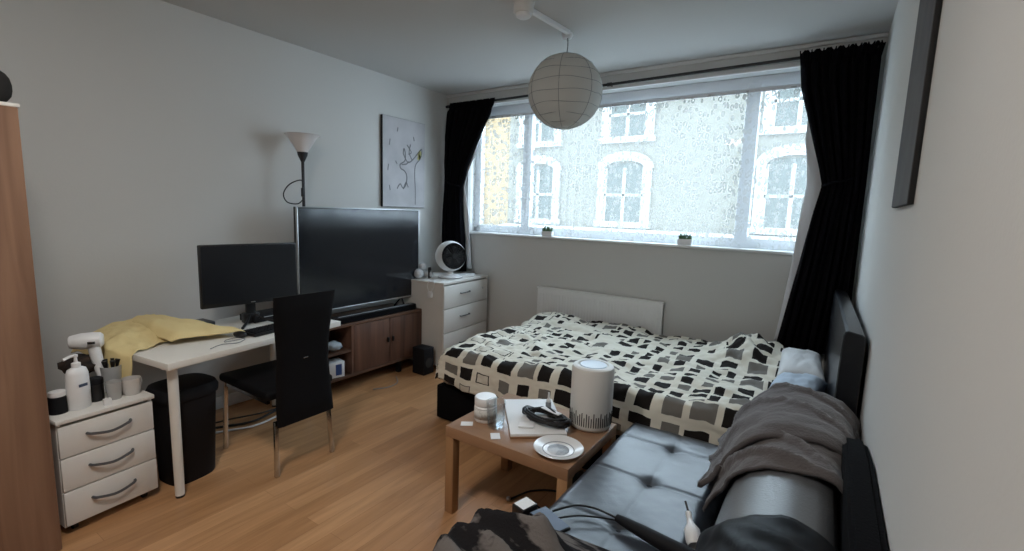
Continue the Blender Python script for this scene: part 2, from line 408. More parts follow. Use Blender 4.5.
# window
win = bpy.data.objects.new('window_1', None); COL.objects.link(win); win.location = ((WX0 + WX1) / 2, D + .15, WZ0)
win['kind'] = 'structure'; win['label'] = 'wide white three-light window'
wc = (WX0 + WX1) / 2
def wl(x, y, z): return (x - wc, y - (D + .15), z - WZ0)
bm = B()
FW = .06
box(bm, wl(wc, D + .15, WZ0 + .045), (WX1 - WX0, FW, .09), .008)
box(bm, wl(wc, D + .15, WZ1 - .055), (WX1 - WX0, FW, .11), .008)
box(bm, wl(WX0 + .04, D + .15, (WZ0 + WZ1) / 2), (.08, FW, WZ1 - WZ0), .008)
box(bm, wl(WX1 - .04, D + .15, (WZ0 + WZ1) / 2), (.08, FW, WZ1 - WZ0), .008)
M1, M2 = -2.665, -.60
for x in (M1, M2): box(bm, wl(x, D + .15, (WZ0 + WZ1) / 2), (.10, FW + .01, WZ1 - WZ0 - .1), .008)
obj('window_frame', bm, UPVC, win)
for a, b in ((WX0 + .08, M1 - .05), (M1 + .05, M2 - .05), (M2 + .05, WX1 - .08)):
    obj('pane', bx(wl((a + b) / 2, D + .155, (WZ0 + WZ1) / 2 - .01), (b - a, .006, WZ1 - WZ0 - .2)), GLASS, win)
obj('window_sill', bx(wl(wc, D + .045, WZ0 - .002), (WX1 - WX0 + .04, .16, .022), .006), WHITEPAINT, win)

# lace net
def lace(u, v):
    x = lerp(WX0 + .02, WX1 - .02, u); z = lerp(WZ0 + .014, WZ1 - .12, v)
    k = 1 - sstep(-2.35, -1.75, x)      # gathered on the left
    y = D + .055 + (.004 + .016 * k) * math.sin(x * 62 + 1.3 * math.sin(x * 9)) * (.6 + .4 * (1 - v)) + .004 * math.sin(x * 23)
    return (x, y, z)
bm = B(); grid(bm, lace, 420, 14, lambda u, v: (u * 3.3 * (1.0), v * 1.2))
rt = obj('net_curtain', bm, LACE, smooth=True)
tag(rt, 'white lace net curtain with small curls hung across the whole window', 'net curtain')
bm = B(); grid(bm, lambda u, v: (lerp(WX0 + .02, WX1 - .02, u), D + .052, lerp(WZ1 - .135, WZ1 - .105, v)), 20, 1)
obj('header_tape', bm, LINING, rt, solid=.004)

# plant pots on the sill, seen through the net
for px, lab in ((-2.325, 'small green potted plant on the window sill, left of the lantern'), (-1.005, 'small green potted plant on the window sill, nearer the right curtain')):
    t = thing('potted_plant', lab, 'plant', (px, D + .008, WZ0 + .009), 0, 'pots on the window sill')
    bm = B(); box(bm, (0, 0, .026), (.12, .042, .05), .008); obj('pot', bm, WHITEPL, t)
    bm = B()
    for i in range(46):
        a = random.uniform(-.05, .05); b2 = random.uniform(-.012, .012); hh = random.uniform(.025, .05)
        cyl(bm, (a, b2, .045), (a + random.uniform(-.012, .012), b2 + random.uniform(-.006, .006), .05 + hh), .006, .002, seg=5)
    obj('leaves', bm, GREENPL, t)

# curtain rod and curtains
rod = thing('curtain_rod', 'thin black curtain rod above the window', 'curtain rod', (0, 4.015, 2.662))
rod.rotation_euler = (0, R(-.55), 0)
bm = B(); cyl(bm, (-3.60, 0, 0), (.165, 0, 0), .0115, seg=14); obj('pole', bm, BLACKPL, rod)
for x in (-3.57, -1.72, .14):
    bm = B(); cyl(bm, (x, 0, 0), (x, .083, 0), .007); cyl(bm, (x, .075, 0), (x, .085, 0), .022); cyl(bm, (x - .02, 0, 0), (x + .02, 0, 0), .016, seg=14)
    obj('bracket', bm, BLACKPL, rod)

def curtain(label, side, Lt, Rt, zt, zb, seed, lin):
    bmn = B()
    def f(u, v):
        z = lerp(zt, zb, v)
        a, b = interp(Lt, -z), interp(Rt, -z)
        w = b - a
        s = sstep(0, .06, v)
        ph = u * 2 * PI * 8 + seed
        x = lerp(a, b, u) + .006 * math.sin(ph * 1.7 + z * 2)
        amp = .030 * (1 - .35 * math.exp(-((z - 1.78) / .25) ** 2))
        y = 3.985 + amp * math.sin(ph + .8 * math.sin(z * 1.7)) * s + .012 * fbm(u * 6, z * 1.5, seed) + .02 * math.exp(-((z - 1.78) / .2) ** 2)
        if v < .035: y = 3.99 + .016 * math.sin(ph * 2.6); z += .012 * math.sin(ph * 2.6 + 1)
        return (x, y, z)
    grid(bmn, f, 150, 90)
    o = obj('curtain', bmn, BLACKCLOTH, smooth=True, solid=.006)
    tag(o, label, 'curtain', 'black curtains')
    bm = B()
    def g(u, v):
        z = lerp(2.3, zb + .03, v)
        e = interp(Rt if side < 0 else Lt, -z); w = interp(lin, -z)
        x = e - side * (-.04) + side * 0 if False else e + (w * (1 - u) + .03 * u * -1) * (1 if side < 0 else -1)
        return (x, 4.035 + .006 * math.sin(z * 9 + u * 5), z)
    grid(bm, g, 8, 60)
    obj('lining', bm, LINING, o, smooth=True, solid=.004, label='white curtain lining')
    # tie band at the pinch
    zk = 1.775; xk = interp(Rt if side < 0 else Lt, -zk)
    bm = B(); tube(bm, [(xk + .004 * side, 3.995, zk), (xk - .05 * -side, 3.93, zk + .01), (xk - .13 * -side, 3.93, zk + .03), (xk - .2 * -side, 4.0, zk + .05)], .008)
    obj('tie_band', bm, BLACKCLOTH, o)
    return o
# tables are keyed on -z so that they increase downward
curtain('black curtain at the left end of the window, behind the white fan', -1,
        [(-2.645, -3.535), (-2.3, -3.575), (-1.78, -3.60), (-.9, -3.60), (-.3, -3.60)],
        [(-2.645, -2.925), (-2.5, -2.97), (-2.2, -3.15), (-1.95, -3.28), (-1.775, -3.345), (-1.6, -3.33), (-1.2, -3.29), (-.9, -3.27), (-.3, -3.27)],
        2.645, .862, .4, [(-2.3, -.03), (-2.0, .0), (-1.775, .012), (-1.5, .04), (-1.0, .05), (-.3, .05)])
curtain('black curtain at the right end of the window, over the dark headboard', 1,
        [(-2.70, -.305), (-2.45, -.275), (-2.1, -.175), (-1.9, -.115), (-1.775, -.085), (-1.6, -.115), (-1.2, -.165), (-.62, -.245), (-.57, -.245)],
        [(-2.70, .172), (-2.62, .160), (-2.3, .166), (-1.8, .168), (-1.0, .165), (-.57, .15)],
        2.69, .585, 2.1, [(-2.3, -.02), (-2.1, .04), (-1.95, .06), (-1.775, .09), (-1.5, .07), (-1.2, .05), (-.7, .03), (-.57, .03)])

# radiator
rad = thing('radiator', 'white panel radiator on the wall under the window behind the bed', 'radiator', (-1.75, 4.055, .105))
bm = B(); box(bm, (0, 0, .345), (1.25, .028, .66), .008)
for i in range(41): box(bm, (-.6 + i * .03, -.016, .34), (.012, .007, .58), .003)
obj('panel', bm, WHITEPAINT, rad)
bm = B(); box(bm, (0, .008, .682), (1.26, .055, .016), .004)
obj('top_grille', bm, WHITEPAINT, rad)
for x in (-.55, .55): obj('bracket', bx((x, .028, .35), (.04, .03, .3)), WHITEPAINT, rad)

# ------------------------------------------------------------------ ceiling things
lan = thing('paper_lantern', 'round white paper lantern shade hanging from the ceiling by the window', 'lamp shade', (-1.662, 3.1, 2.376))
RL = .262
bm = B()
prof = []
for i in range(65):
    t = i / 64; a = -PI / 2 + .2 + t * (PI - .4)
    k = 1 + .006 * abs(math.sin(t * PI * 9)) 
    prof.append((RL * .995 * math.cos(a) * k, RL * .97 * math.sin(a)))
lathe(bm, prof, 48); obj('shade', bm, RICE, lan, smooth=True)
bm = B()
for i in range(1, 9):
    a = -PI / 2 + .2 + i / 9 * (PI - .4)
    r = RL * math.cos(a); z = RL * .97 * math.sin(a)
    tube(bm, [(r * math.cos(2 * PI * k / 40), r * math.sin(2 * PI * k / 40), z + .004 * math.sin(k * .7 + i * 2)) for k in range(40)], .0017, 5, smooth=False, closed=True)
for k in range(7):
    th = 2 * PI * k / 7 + .55
    tube(bm, [(RL * 1.003 * math.cos(-PI / 2 + .2 + j / 24 * (PI - .4)) * math.cos(th), RL * 1.003 * math.cos(-PI / 2 + .2 + j / 24 * (PI - .4)) * math.sin(th), RL * .974 * math.sin(-PI / 2 + .2 + j / 24 * (PI - .4))) for j in range(25)], .0017, 5, smooth=False)
obj('wire_ribs', bm, GREYPL, lan, label='dark wire hoops of the lantern')
bm = B(); tube(bm, [(0, 0, .24), (.006, 0, .32), (0, 0, .375)], .004); cyl(bm, (0, 0, .2), (0, 0, .255), .017)
obj('flex', bm, GREYPL, lan)
bm = B(); tube(bm, [(-.035, 0, .362), (0, 0, .352), (.03, .01, .372)], .004); obj('hook', bm, WHITEPL, lan)
bm = B(); lathe(bm, [(0, .394), (.036, .394), (.04, .38), (.03, .36), (0, .36)], 24)
obj('ceiling_rose', bm, WHITEPL, lan)
o = obj('cable_trunking', bx((0, 0, 0), (.034, .50, .026), .005, rz=R(-5)), WHITEPL, loc=(-1.655, 2.81, H - .0135))
tag(o, 'slim white cable trunking on the ceiling leading to the lantern', 'trunking')
sm = thing('ceiling_sensor', 'short off-white cylinder fitting on the ceiling at the top of the picture', 'ceiling fitting', (-1.655, 2.52, H))
bm = B(); lathe(bm, [(0, 0), (.066, 0), (.066, -.012), (.060, -.016), (.060, -.066), (.056, -.074), (0, -.074)], 32); obj('body', bm, CREAMPL, sm)
bm = B(); lathe(bm, [(0, -.072), (.046, -.072), (.044, -.090), (.03, -.098), (0, -.10)], 32); obj('lens', bm, WHITEPL, sm, label='white domed lower end')

# ------------------------------------------------------------------ pictures
pic = thing('canvas_picture', 'grey canvas with a sketched horned animal head on the left wall above the television', 'picture', (XL + .0015, 3.43, 1.965))
obj('canvas_block', bx((.014, 0, 0), (.028, .565, .865), .002), CANVASB, pic, label='black wrapped canvas edge')
CANV = nmat('pale_grey_canvas', (.52, .51, .53), .8, scale=5, color2=(.44, .435, .455))
obj('canvas_face', bx((.0285, 0, 0), (.003, .56, .86)), CANV, pic)
INK = nmat('grey_ink', (.24, .24, .25), .8); INKY = nmat('yellow_paint', (.62, .58, .25), .8)
def strokes(name, lines, w, m, parent, lab=None):
    bm = B()
    for ln in lines:
        P = smooth_path([(.0308, y, z) for y, z in ln], 6)
        for a, b in zip(P, P[1:]):
            d = (b - a)
            if d.length < 1e-6: continue
            n = Vector((0, -d.z, d.y)).normalized() * w / 2
            vs = [bm.verts.new(p) for p in (a - n, b - n, b + n, a + n)]
            try: bm.faces.new(vs)
            except ValueError: pass
    for v in list(bm.verts): v.co.x = .0312
    return obj(name, bm, m, parent, solid=.0008, label=lab)
strokes('ink_drawing', [
    [(-.02, .10), (.02, .04), (.06, .02), (.12, .06), (.20, .14), (.24, .17), (.22, .08), (.15, .0), (.14, -.12), (.15, -.25), (.15, -.40)],
    [(-.02, .10), (-.01, .15), (.01, .10), (.0, .03), (-.06, -.01), (-.05, -.05), (.0, -.07), (.03, -.12), (.02, -.2), (-.02, -.25)],
    [(.03, .19), (.07, .15), (.09, .12), (.05, .10)], [(.08, .2), (.06, .12), (.10, .05)], [(-.04, -.01), (.02, .0), (.06, .03)],
    [(-.19, .22), (-.20, .16)], [(.12, .28), (.13, .24)], [(-.21, -.02), (-.22, -.08)], [(-.2, -.22), (-.19, -.27)], [(-.10, .30), (-.09, .34)],
    [(-.10, -.25), (-.06, -.2), (-.02, -.24), (.02, -.18), (.05, -.23)], [(-.12, .02), (-.1, -.01)]], .012, INK, pic, 'loose grey ink lines')
strokes('yellow_patch', [[(.18, .10), (.22, .15)], [(.19, .08), (.23, .13)], [(.18, .06), (.22, .10)]], .032, INKY, pic, 'small yellow brush patch on the ear')
pr = thing('canvas_print', 'tall dark grey canvas print hung on the right wall above the headboard', 'picture', (XR - .0005, 1.955, 1.579))
obj('canvas_block', bx((-.007, 0, .44), (.014, .418, .88), .002), CANVASB, pr, label='black canvas edge')
obj('canvas_face', bx((-.0145, 0, .44), (.002, .414, .875)), nmat('charcoal_print', (.10, .10, .105), .85, scale=4, color2=(.07, .07, .077), stretch=(1, 2, 1)), pr)
obj('reflection_band', bx((-.0158, 0, .79), (.001, .412, .17)), nmat('pale_grey_reflection', (.24, .24, .27), .8), pr, label='painted reflection across the top of the print')  # reflection on the print, painted as a paler band

# ------------------------------------------------------------------ wardrobe and near-left corner
w = thing('wardrobe', 'tall walnut-laminate wardrobe cut off by the left edge of the picture', 'wardrobe', (-2.63, .507, 0))
bm = B()
box(bm, (-.51, -.009, .93), (.96, .018, 1.84), .002); box(bm, (-.51, -1.291, .93), (.96, .018, 1.84), .002)
box(bm, (-.51, -.65, .03), (.94, 1.27, .06)); box(bm, (-.98, -.65, .93), (.01, 1.27, 1.8)); box(bm, (-.5, -.65, 1.845), (.94, 1.27, .018))
obj('carcass', bm, WARDROBE, w)
for k in range(2):
    d = obj('door', bx((-.009, -.335 - k * .645, .93), (.018, .64 if k else .66, 1.85), .0025), WARDROBE, w)
    bm = B(); yy = -.62 - k * .08; tube(bm, [(.0, yy, .9), (.03, yy, .92), (.03, yy, 1.08), (.0, yy, 1.1)], .006); obj('handle', bm, SILVER, d)
obj('top_edge', bx((-.5, -.65, 1.862), (1.0, 1.302, .014), .002), WHITEBOARD, w, label='white strip along the top')
bg = obj('holdall', bx((0, 0, .07), (.3, .26, .14), .06, seg=4), TOWELDARK, loc=(-2.84, .385, 1.87))
tag(bg, 'black bag lying on top of the wardrobe', 'bag')

# ------------------------------------------------------------------ small drawer unit
du = thing('drawer_unit', 'low white three-drawer unit beside the wardrobe', 'drawer unit', (-2.722, .538, 0), R(6))
UH = .55; UW = .37; UD = .38
bm = B()
box(bm, (-UD / 2, .008, .04 + (UH - .06) / 2), (UD - .02, .016, UH - .06)); box(bm, (-UD / 2, UW - .008, .04 + (UH - .06) / 2), (UD - .02, .016, UH - .06))
box(bm, (-UD / 2, UW / 2, .048), (UD - .02, UW - .02, .016)); box(bm, (-UD + .01, UW / 2, .28), (.01, UW - .03, .46))
box(bm, (-UD / 2, UW / 2, .5), (UD - .03, UW - .034, .01))
obj('carcass', bm, WHITEBOARD, du)
obj('top', bx((-UD / 2 + .005, UW / 2, UH - .01), (UD + .015, UW + .012, .022), .005), WHITEBOARD, du)
z0 = .045
for hh in (.150, .158, .165)[::-1]:
    d = obj('drawer', bx((-.004, UW / 2, z0 + hh / 2), (.018, UW - .004, hh - .005), .0035), WHITEBOARD, du)
    bm = B(); zc = z0 + hh * .56
    tube(bm, [(.004, UW / 2 - .085, zc + .004), (.022, UW / 2 - .07, zc), (.030, UW / 2, zc - .012), (.022, UW / 2 + .07, zc), (.004, UW / 2 + .085, zc + .004)], .0065, 8)
    obj('handle', bm, HANDLEG, d, label='grey bow handle'); z0 += hh
for x in (-.05, -.33):
    for y in (.045, UW - .045):
        bm = B(); cyl(bm, (x, y - .009, .02), (x, y + .009, .02), .019); box(bm, (x, y, .036), (.02, .024, .014)); obj('castor', bm, BLACKPL, du)

# things on the drawer unit
DZ = UH + .001
def onu(x, y):  # local unit coords -> world
    c, s = math.cos(R(6)), math.sin(R(6)); return (-2.722 + x * c - y * s, .538 + x * s + y * c)
def pos(x, y, z=DZ): a, b = onu(x, y); return (a, b, z)
bt = thing('pump_bottle', 'white pump dispenser bottle with a small dark label on the drawer unit', 'bottle', pos(-.085, .115), R(20))
bm = B()
V = lambda z: None
prof = [(0, .001), (.036, 0), (.04, .006), (.0405, .10), (.0385, .165), (.032, .188), (.016, .198), (.0, .2)]
lathe(bm, prof, 32, sy=1.15, sx=.82); obj('body', bm, WHITEPL, bt, smooth=50)
bm = B(); lathe(bm, [(0, .196), (.017, .196), (.017, .216), (.007, .222), (.006, .243), (.009, .245), (.009, .256), (0, .258)], 20)
tube(bm, [(0, 0, .25), (0, -.02, .252), (0, -.05, .244)], .0065); obj('pump', bm, WHITEPL, bt)
bm = B(); box(bm, (.0338, .0, .115), (.002, .035, .013)); obj('label', bm, BLUEGREY, bt, label='small dark label')
hd = thing('hair_dryer', 'white hair dryer standing nose up on its handle behind the pump bottle', 'hair dryer', pos(-.25, .25), R(-42))
bm = B()
tube(bm, [(.02, .035, .0), (.012, .03, .08), (-.002, .005, .17), (-.01, -.01, .235)], lambda t: .020 + .006 * t, 14); obj('handle', bm, WHITEPL, hd)
bm = B()
pr_ = [(0, -.060), (.028, -.062), (.038, -.052), (.042, -.02), (.041, .02), (.036, .046), (.030, .066), (.022, .07), (0, .066)]
lathe(bm, pr_, 28)
bmesh.ops.rotate(bm, verts=bm.verts, cent=(0, 0, 0), matrix=Matrix.Rotation(R(90), 3, 'X'))
bmesh.ops.rotate(bm, verts=bm.verts, cent=(0, 0, 0), matrix=Matrix.Rotation(R(20), 3, 'Z'))
bmesh.ops.translate(bm, verts=bm.verts, vec=(-.01, -.035, .262)); obj('barrel', bm, WHITEPL, hd)
bm = B(); box(bm, (.036, .005, .262), (.004, .03, .012), .001, rz=R(10)); obj('switch', bm, BLACKPL, hd)
bm = B(); tube(bm, [(.02, .03, .004), (.05, .09, .004), (.02, .13, .004), (-.05, .11, .004)], .003); obj('cord', bm, BLACKPL, hd)
cyl_c = thing('black_jar', 'black lidded jar between the pump bottle and the glass tumbler', 'jar', pos(-.13, .195))
bm = B(); lathe(bm, [(0, 0), (.03, 0), (.031, .004), (.031, .085), (0, .085)], 24); obj('body', bm, BLACKPL, cyl_c)
bm = B(); lathe(bm, [(0, .084), (.032, .084), (.032, .108), (.028, .112), (0, .112)], 24); obj('lid', bm, BLACKMAT, cyl_c)
bj = thing('black_pot', 'black pot at the wardrobe end of the drawer unit', 'jar', pos(-.10, .045))
bm = B(); lathe(bm, [(0, 0), (.034, 0), (.036, .005), (.034, .075), (.029, .08), (0, .08)], 24); obj('body', bm, BLACKMAT, bj)
bm = B(); lathe(bm, [(0, .079), (.03, .079), (.03, .10), (0, .102)], 24); obj('lid', bm, WHITEPL, bj, label='white lid')
g1 = thing('tumbler', 'cloudy glass tumbler beside the white mug on the drawer unit', 'glass', pos(-.085, .25))
bm = B(); lathe(bm, [(0, 0), (.026, 0), (.034, .085), (.032, .085), (.0245, .006), (0, .006)], 28); obj('bowl', bm, nmat('cloudy_glass', (.42, .42, .41), .25), g1)
mg = thing('mug', 'white mug at the right end of the drawer unit', 'mug', pos(-.085, .322))
bm = B(); lathe(bm, [(0, 0), (.030, 0), (.036, .01), (.040, .045), (.040, .082), (.037, .082), (.037, .045), (.032, .012), (0, .008)], 32); obj('body', bm, nmat('pale_ceramic', (.60, .58, .56), .3), mg)
bm = B(); tube(bm, [(-.022, .03, .068), (-.034, .05, .062), (-.034, .052, .035), (-.022, .03, .02)], .005); obj('handle', bm, nmat('pale_ceramic_handle', (.56, .54, .52), .3), mg)
pm = thing('brush_pot', 'pale pot holding black brushes, under the hanging end of the yellow towel', 'pot', pos(-.20, .29))
bm = B(); lathe(bm, [(0, 0), (.034, 0), (.042, .10), (.044, .135), (.041, .135), (.038, .1), (.03, .006), (0, .006)], 28); obj('body', bm, nmat('grey_white_pot', (.40, .41, .42), .4), pm)
for k in range(5):
    a = k * 1.25; r = .024
    bm = B(); cyl(bm, (.4 * r * math.cos(a), .4 * r * math.sin(a), .02), (1.0 * r * math.cos(a), 1.0 * r * math.sin(a), .13), .005, .006, 10); cyl(bm, (1.0 * r * math.cos(a), 1.0 * r * math.sin(a), .13), (1.2 * r * math.cos(a), 1.2 * r * math.sin(a), .165), .007, .012, 10)
    tag(obj('makeup_brush', bm, BLACKPL, loc=pos(-.20, .29)), 'black make-up brush standing in the white pot below the hanging yellow towel', 'brush', 'make-up brushes in the pot')
o = obj('small_box', bx((0, 0, .016), (.022, .03, .032), .003), WHITEPL, loc=pos(-.02, .195)); tag(o, 'tiny white box at the front edge of the drawer unit', 'box')

# ------------------------------------------------------------------ desk
dk = thing('desk', 'white rectangular desk with round white legs against the left wall', 'desk', (-2.60, .925, 0), R(7.7))
DL, DDp, DT = 1.10, .70, .735
obj('desktop', bx((-DDp / 2, DL / 2, DT - .0175), (DDp, DL, .035), .003), DESKWHITE, dk)
for x, y in ((-.06, .05), (-DDp + .06, .05), (-.30, DL - .05), (-DDp + .06, DL - .05)):
    bm = B(); cyl(bm, (x, y, .012), (x, y, DT - .035), .0215, .0235, 24); cyl(bm, (x, y, DT - .04), (x, y, DT - .0345), .045)
    l = obj('leg', bm, DESKWHITE, dk); bm = B(); cyl(bm, (x, y, 0), (x, y, .0125), .0205); obj('foot', bm, BLACKPL, l, label='black foot cap')
def ond(x, y, z=DT + .001):
    c, s = math.cos(R(7.7)), math.sin(R(7.7)); return (-2.60 + x * c - y * s, .925 + x * s + y * c, z)

# yellow towels
def towel(label, fn, nu, nv, solid, extra=None):
    bm = B(); grid(bm, fn, nu, nv)
    o = obj('towel', bm, YELLOW, smooth=True, solid=solid, soff=1, sub=1); tag(o, label, 'towel', 'yellow towels on the desk'); return o
def t1(u, v):   # u runs from over the desk end (0) along the desk (1); v front to back
    y = lerp(-.16, .36, u); x = lerp(-.36 + .05 * math.sin(u * 5), -.80, v)
    over = max(0, -y - .0)
    z = .012 + .055 * sstep(.0, .5, v) * sstep(-.1, .25, y) + .018 * fbm(x * 6, y * 6, 1) + .016 * math.sin(y * 30 + x * 10) * .5 + .02 * sstep(0, .5, v)
    if y < .03:
        k = sstep(.03, -.16, y); y2 = lerp(y, -.012 - .05 * abs(math.sin(v * 5.5)), .85) if y < -.0 else y
        z -= .20 * k * (1 - .55 * v) * (1.1 - .5 * abs(math.sin(v * 6))); y = y2
        x += .03 * math.sin(u * 9)
    else: z = max(z, .008)
    return ond(x, y, DT + z)
towel('pale yellow towel spilling over the near end of the desk above the drawer unit', t1, 46, 34, .008)
def t2(u, v):   # folded towel on top, with a pointed corner towards the monitor
    y = lerp(.18, .43 + .09 * (1 - v), u); x = lerp(-.30 + .06 * u, -.74, v)
    x += .07 * u * (1 - v)
    z = .055 * sstep(1.0, .45, u) * (.35 + .65 * sstep(0, .55, v)) + .012 * fbm(x * 7, y * 7, 4) + .018 + .014 * math.sin(u * 9 + v * 3) * (1 - v) * u
    e = min(u, 1 - u) * 8; e2 = min(v, 1 - v) * 8
    z = z * min(1, .25 + e) * min(1, .35 + e2)
    return ond(x, y, DT + .014 + max(z, 0))
towel('folded yellow towel lying on the desk with its corner towards the monitor', t2, 34, 26, .014)

# dark cloth bundle behind the end of the desk
bm = B(); bmesh.ops.create_icosphere(bm, subdivisions=3, radius=1)
for v in bm.verts:
    n = 1 + .25 * fbm(v.co.x * 2, v.co.y * 2, v.co.z * 2); v.co = Vector((v.co.x * .1 * n, v.co.y * .085 * n, v.co.z * .05 * n))
o = obj('dark_scarf', bm, nmat('brown_black_cloth', (.05, .03, .02), .9, scale=20, color2=(.01, .008, .008)), loc=(-3.36, .80, .60 + .05), smooth=True)
o.location = ond(-.50, -.13, .685); tag(o, 'crumpled dark brown scarf under the hanging end of the yellow towel', 'scarf')

# monitor
mo = thing('monitor', 'black desktop monitor on the desk in front of the chair', 'monitor', ond(-.42, .745), R(-4))
bm = B(); box(bm, (0, 0, .330), (.03, .60, .392), .006); obj('casing', bm, BLACKPL, mo)
obj('screen', bx((.0155, 0, .338), (.002, .582, .356)), MSCREEN, mo)
obj('maker_badge', bx((.0158, 0, .146), (.0015, .028, .005)), SILVER, mo, label='small silver badge')
bm = B(); box(bm, (-.03, 0, .18), (.03, .06, .24), .008)
obj('stand_neck', bm, BLACKPL, mo)
bm = B()
tube(bm, [(-.03, 0, .07), (.04, -.05, .03), (.13, -.12, .008)], .009); tube(bm, [(-.03, 0, .07), (.04, .05, .03), (.13, .12, .008)], .009); box(bm, (-.03, 0, .035), (.06, .1, .07), .01)
obj('stand_foot', bm, BLACKPL, mo)
# keyboard, cables and clutter
kb = thing('keyboard', 'black keyboard on the desk in front of the monitor', 'keyboard', ond(-.155, .74), R(7.7))
obj('case', bx((0, 0, .011), (.135, .44, .018), .004), BLACKPL, kb)
bm = B()
for i in range(5):
    for j in range(20): box(bm, (-.05 + i * .025, -.2 + j * .021, .022), (.02, .017, .006), .001, seg=1)
k_ = obj('keys', bm, BLACKMAT, kb)
o = obj('black_box', bx((0, 0, .025), (.14, .22, .05), .006), BLACKPL, loc=ond(-.54, .42), rz=R(4)); tag(o, 'flat black box on the desk behind the yellow towel', 'box')
st = thing('set_top_box', 'low black set-top box under the monitor', 'set-top box', ond(-.47, .87), R(7))
obj('case', bx((0, 0, .024), (.16, .26, .045), .005), BLACKMAT, st); obj('silver_line', bx((.0805, 0, .032), (.002, .2, .004)), SILVER, st, label='thin silver trim')
bm = B(); tube(bm, [ond(-.07, .25, DT + .004), ond(-.10, .33, DT + .004), ond(-.06, .40, DT + .004), ond(-.11, .47, DT + .004), ond(-.13, .37, DT + .004), ond(-.17, .42, DT + .004), ond(-.15, .55, DT + .004)], .0022)
o = obj('white_cable', bm, GREYPL); tag(o, 'thin earphone cable looped on the desk by the yellow towel', 'cable')
bm = B(); bmesh.ops.create_uvsphere(bm, u_segments=16, v_segments=10, radius=1); bmesh.ops.scale(bm, vec=(.05, .032, .018), verts=bm.verts)
o = obj('mouse', bm, BLACKPL, loc=ond(-.17, .485, DT + .018), smooth=True); tag(o, 'black computer mouse at the end of the keyboard', 'mouse')
bm = B(); tube(bm, [ond(-.42, .22, DT - .036), ond(-.42, .23, .6), ond(-.46, .26, .45), ond(-.52, .3, .3), ond(-.58, .4, .02)], .005)
o = obj('power_cable', bm, BLACKPL); tag(o, 'black power cable hanging under the desk above the bin', 'cable')

# bin
bn = thing('waste_bin', 'tall black plastic bin under the near end of the desk', 'bin', (-2.87, 1.085, 0), R(8))
bm = B()
def rr(sx, sy, z, n=40, e=3.2):
    out = []
    for i in range(n):
        a = 2 * PI * i / n; c, s = math.cos(a), math.sin(a); k = (abs(c) ** e + abs(s) ** e) ** (-1 / e)
        out.append(bm.verts.new((sx * c * k, sy * s * k, z)))
    return out
rings = [rr(.105, .115, 0), rr(.11, .12, .01), rr(.130, .140, .47), rr(.138, .150, .475), rr(.138, .150, .485), rr(.125, .136, .485), rr(.105, .115, .02)]
for a, b in zip(rings, rings[1:]):
    for i in range(40): bm.faces.new((a[i], a[(i + 1) % 40], b[(i + 1) % 40], b[i]))
bm.faces.new(rings[0][::-1]); bm.faces.new(rings[-1]); obj('body', bm, BLACKMAT, bn)
bm = B()
rings = [rr(.140, .152, .482), rr(.142, .154, .51), rr(.130, .142, .535), rr(.08, .09, .545)]
for a, b in zip(rings, rings[1:]):
    for i in range(40): bm.faces.new((a[i], a[(i + 1) % 40], b[(i + 1) % 40], b[i]))
bm.faces.new(rings[-1]); obj('lid', bm, BLACKMAT, bn)

# ------------------------------------------------------------------ dining chair
ch = thing('dining_chair', 'high-backed black leatherette chair with chrome legs pulled up to the desk', 'chair', (-2.72, 1.535, 0))
bm = B()
def seatf(): pass
box(bm, (-.01, 0, .468), (.54, .42, .05), .018, seg=3); obj('seat', bm, LEATHERDULL, ch)
bm = B()
def back(u, v, s):
    z = lerp(.295, 1.03, v); w = lerp(.178, .186, v) - .016 * math.sin(v * PI) ** 1.0 + (.004 * math.sin(v * 9))
    x = .272 + .055 * (v - .5) ** 2 * 2 + .02 * v + s * .021 * (1 - (2 * u - 1) ** 6) ** .5 * (.4 + .6 * min(1, (1 - v) * 9)) * (.4 + .6 * min(1, v * 9))
    return (x, (2 * u - 1) * w, z)
grid(bm, lambda u, v: back(u, v, 1), 20, 30); grid(bm, lambda u, v: back(u, v, -1), 20, 30)
bmesh.ops.remove_doubles(bm, verts=bm.verts, dist=.0008)
be = [e for e in bm.edges if e.is_boundary]
if be: bmesh.ops.holes_fill(bm, edges=be, sides=0)
obj('backrest', bm, LEATHERDULL, ch)
bm = B(); box(bm, (.302, 0, .66), (.006, .03, .006), .002); obj('back_pull', bm, CHROME, ch, label='small metal piece on the chair back')
for s in (-1, 1):
    bm = B(); box(bm, (0, 0, .225), (.022, .022, .45), .003)
    for v in bm.verts: v.co.x += -.235 - .04 * (1 - v.co.z / .45); v.co.y += s * .19
    obj('leg', bm, CHROME, ch, label='chrome front leg')
    bm = B(); box(bm, (0, 0, .16), (.022, .022, .32), .003)
    for v in bm.verts: v.co.x += .262 + .015 * (1 - v.co.z / .32); v.co.y += s * (.165 + .012 * (1 - v.co.z / .32))
    obj('leg', bm, CHROME, ch, label='chrome rear leg')
bm = B(); box(bm, (-.235, 0, .43), (.02, .36, .02)); box(bm, (0, -.185, .43), (.46, .018, .02)); box(bm, (0, .185, .43), (.46, .018, .02)); obj('seat_frame', bm, CHROME, ch)

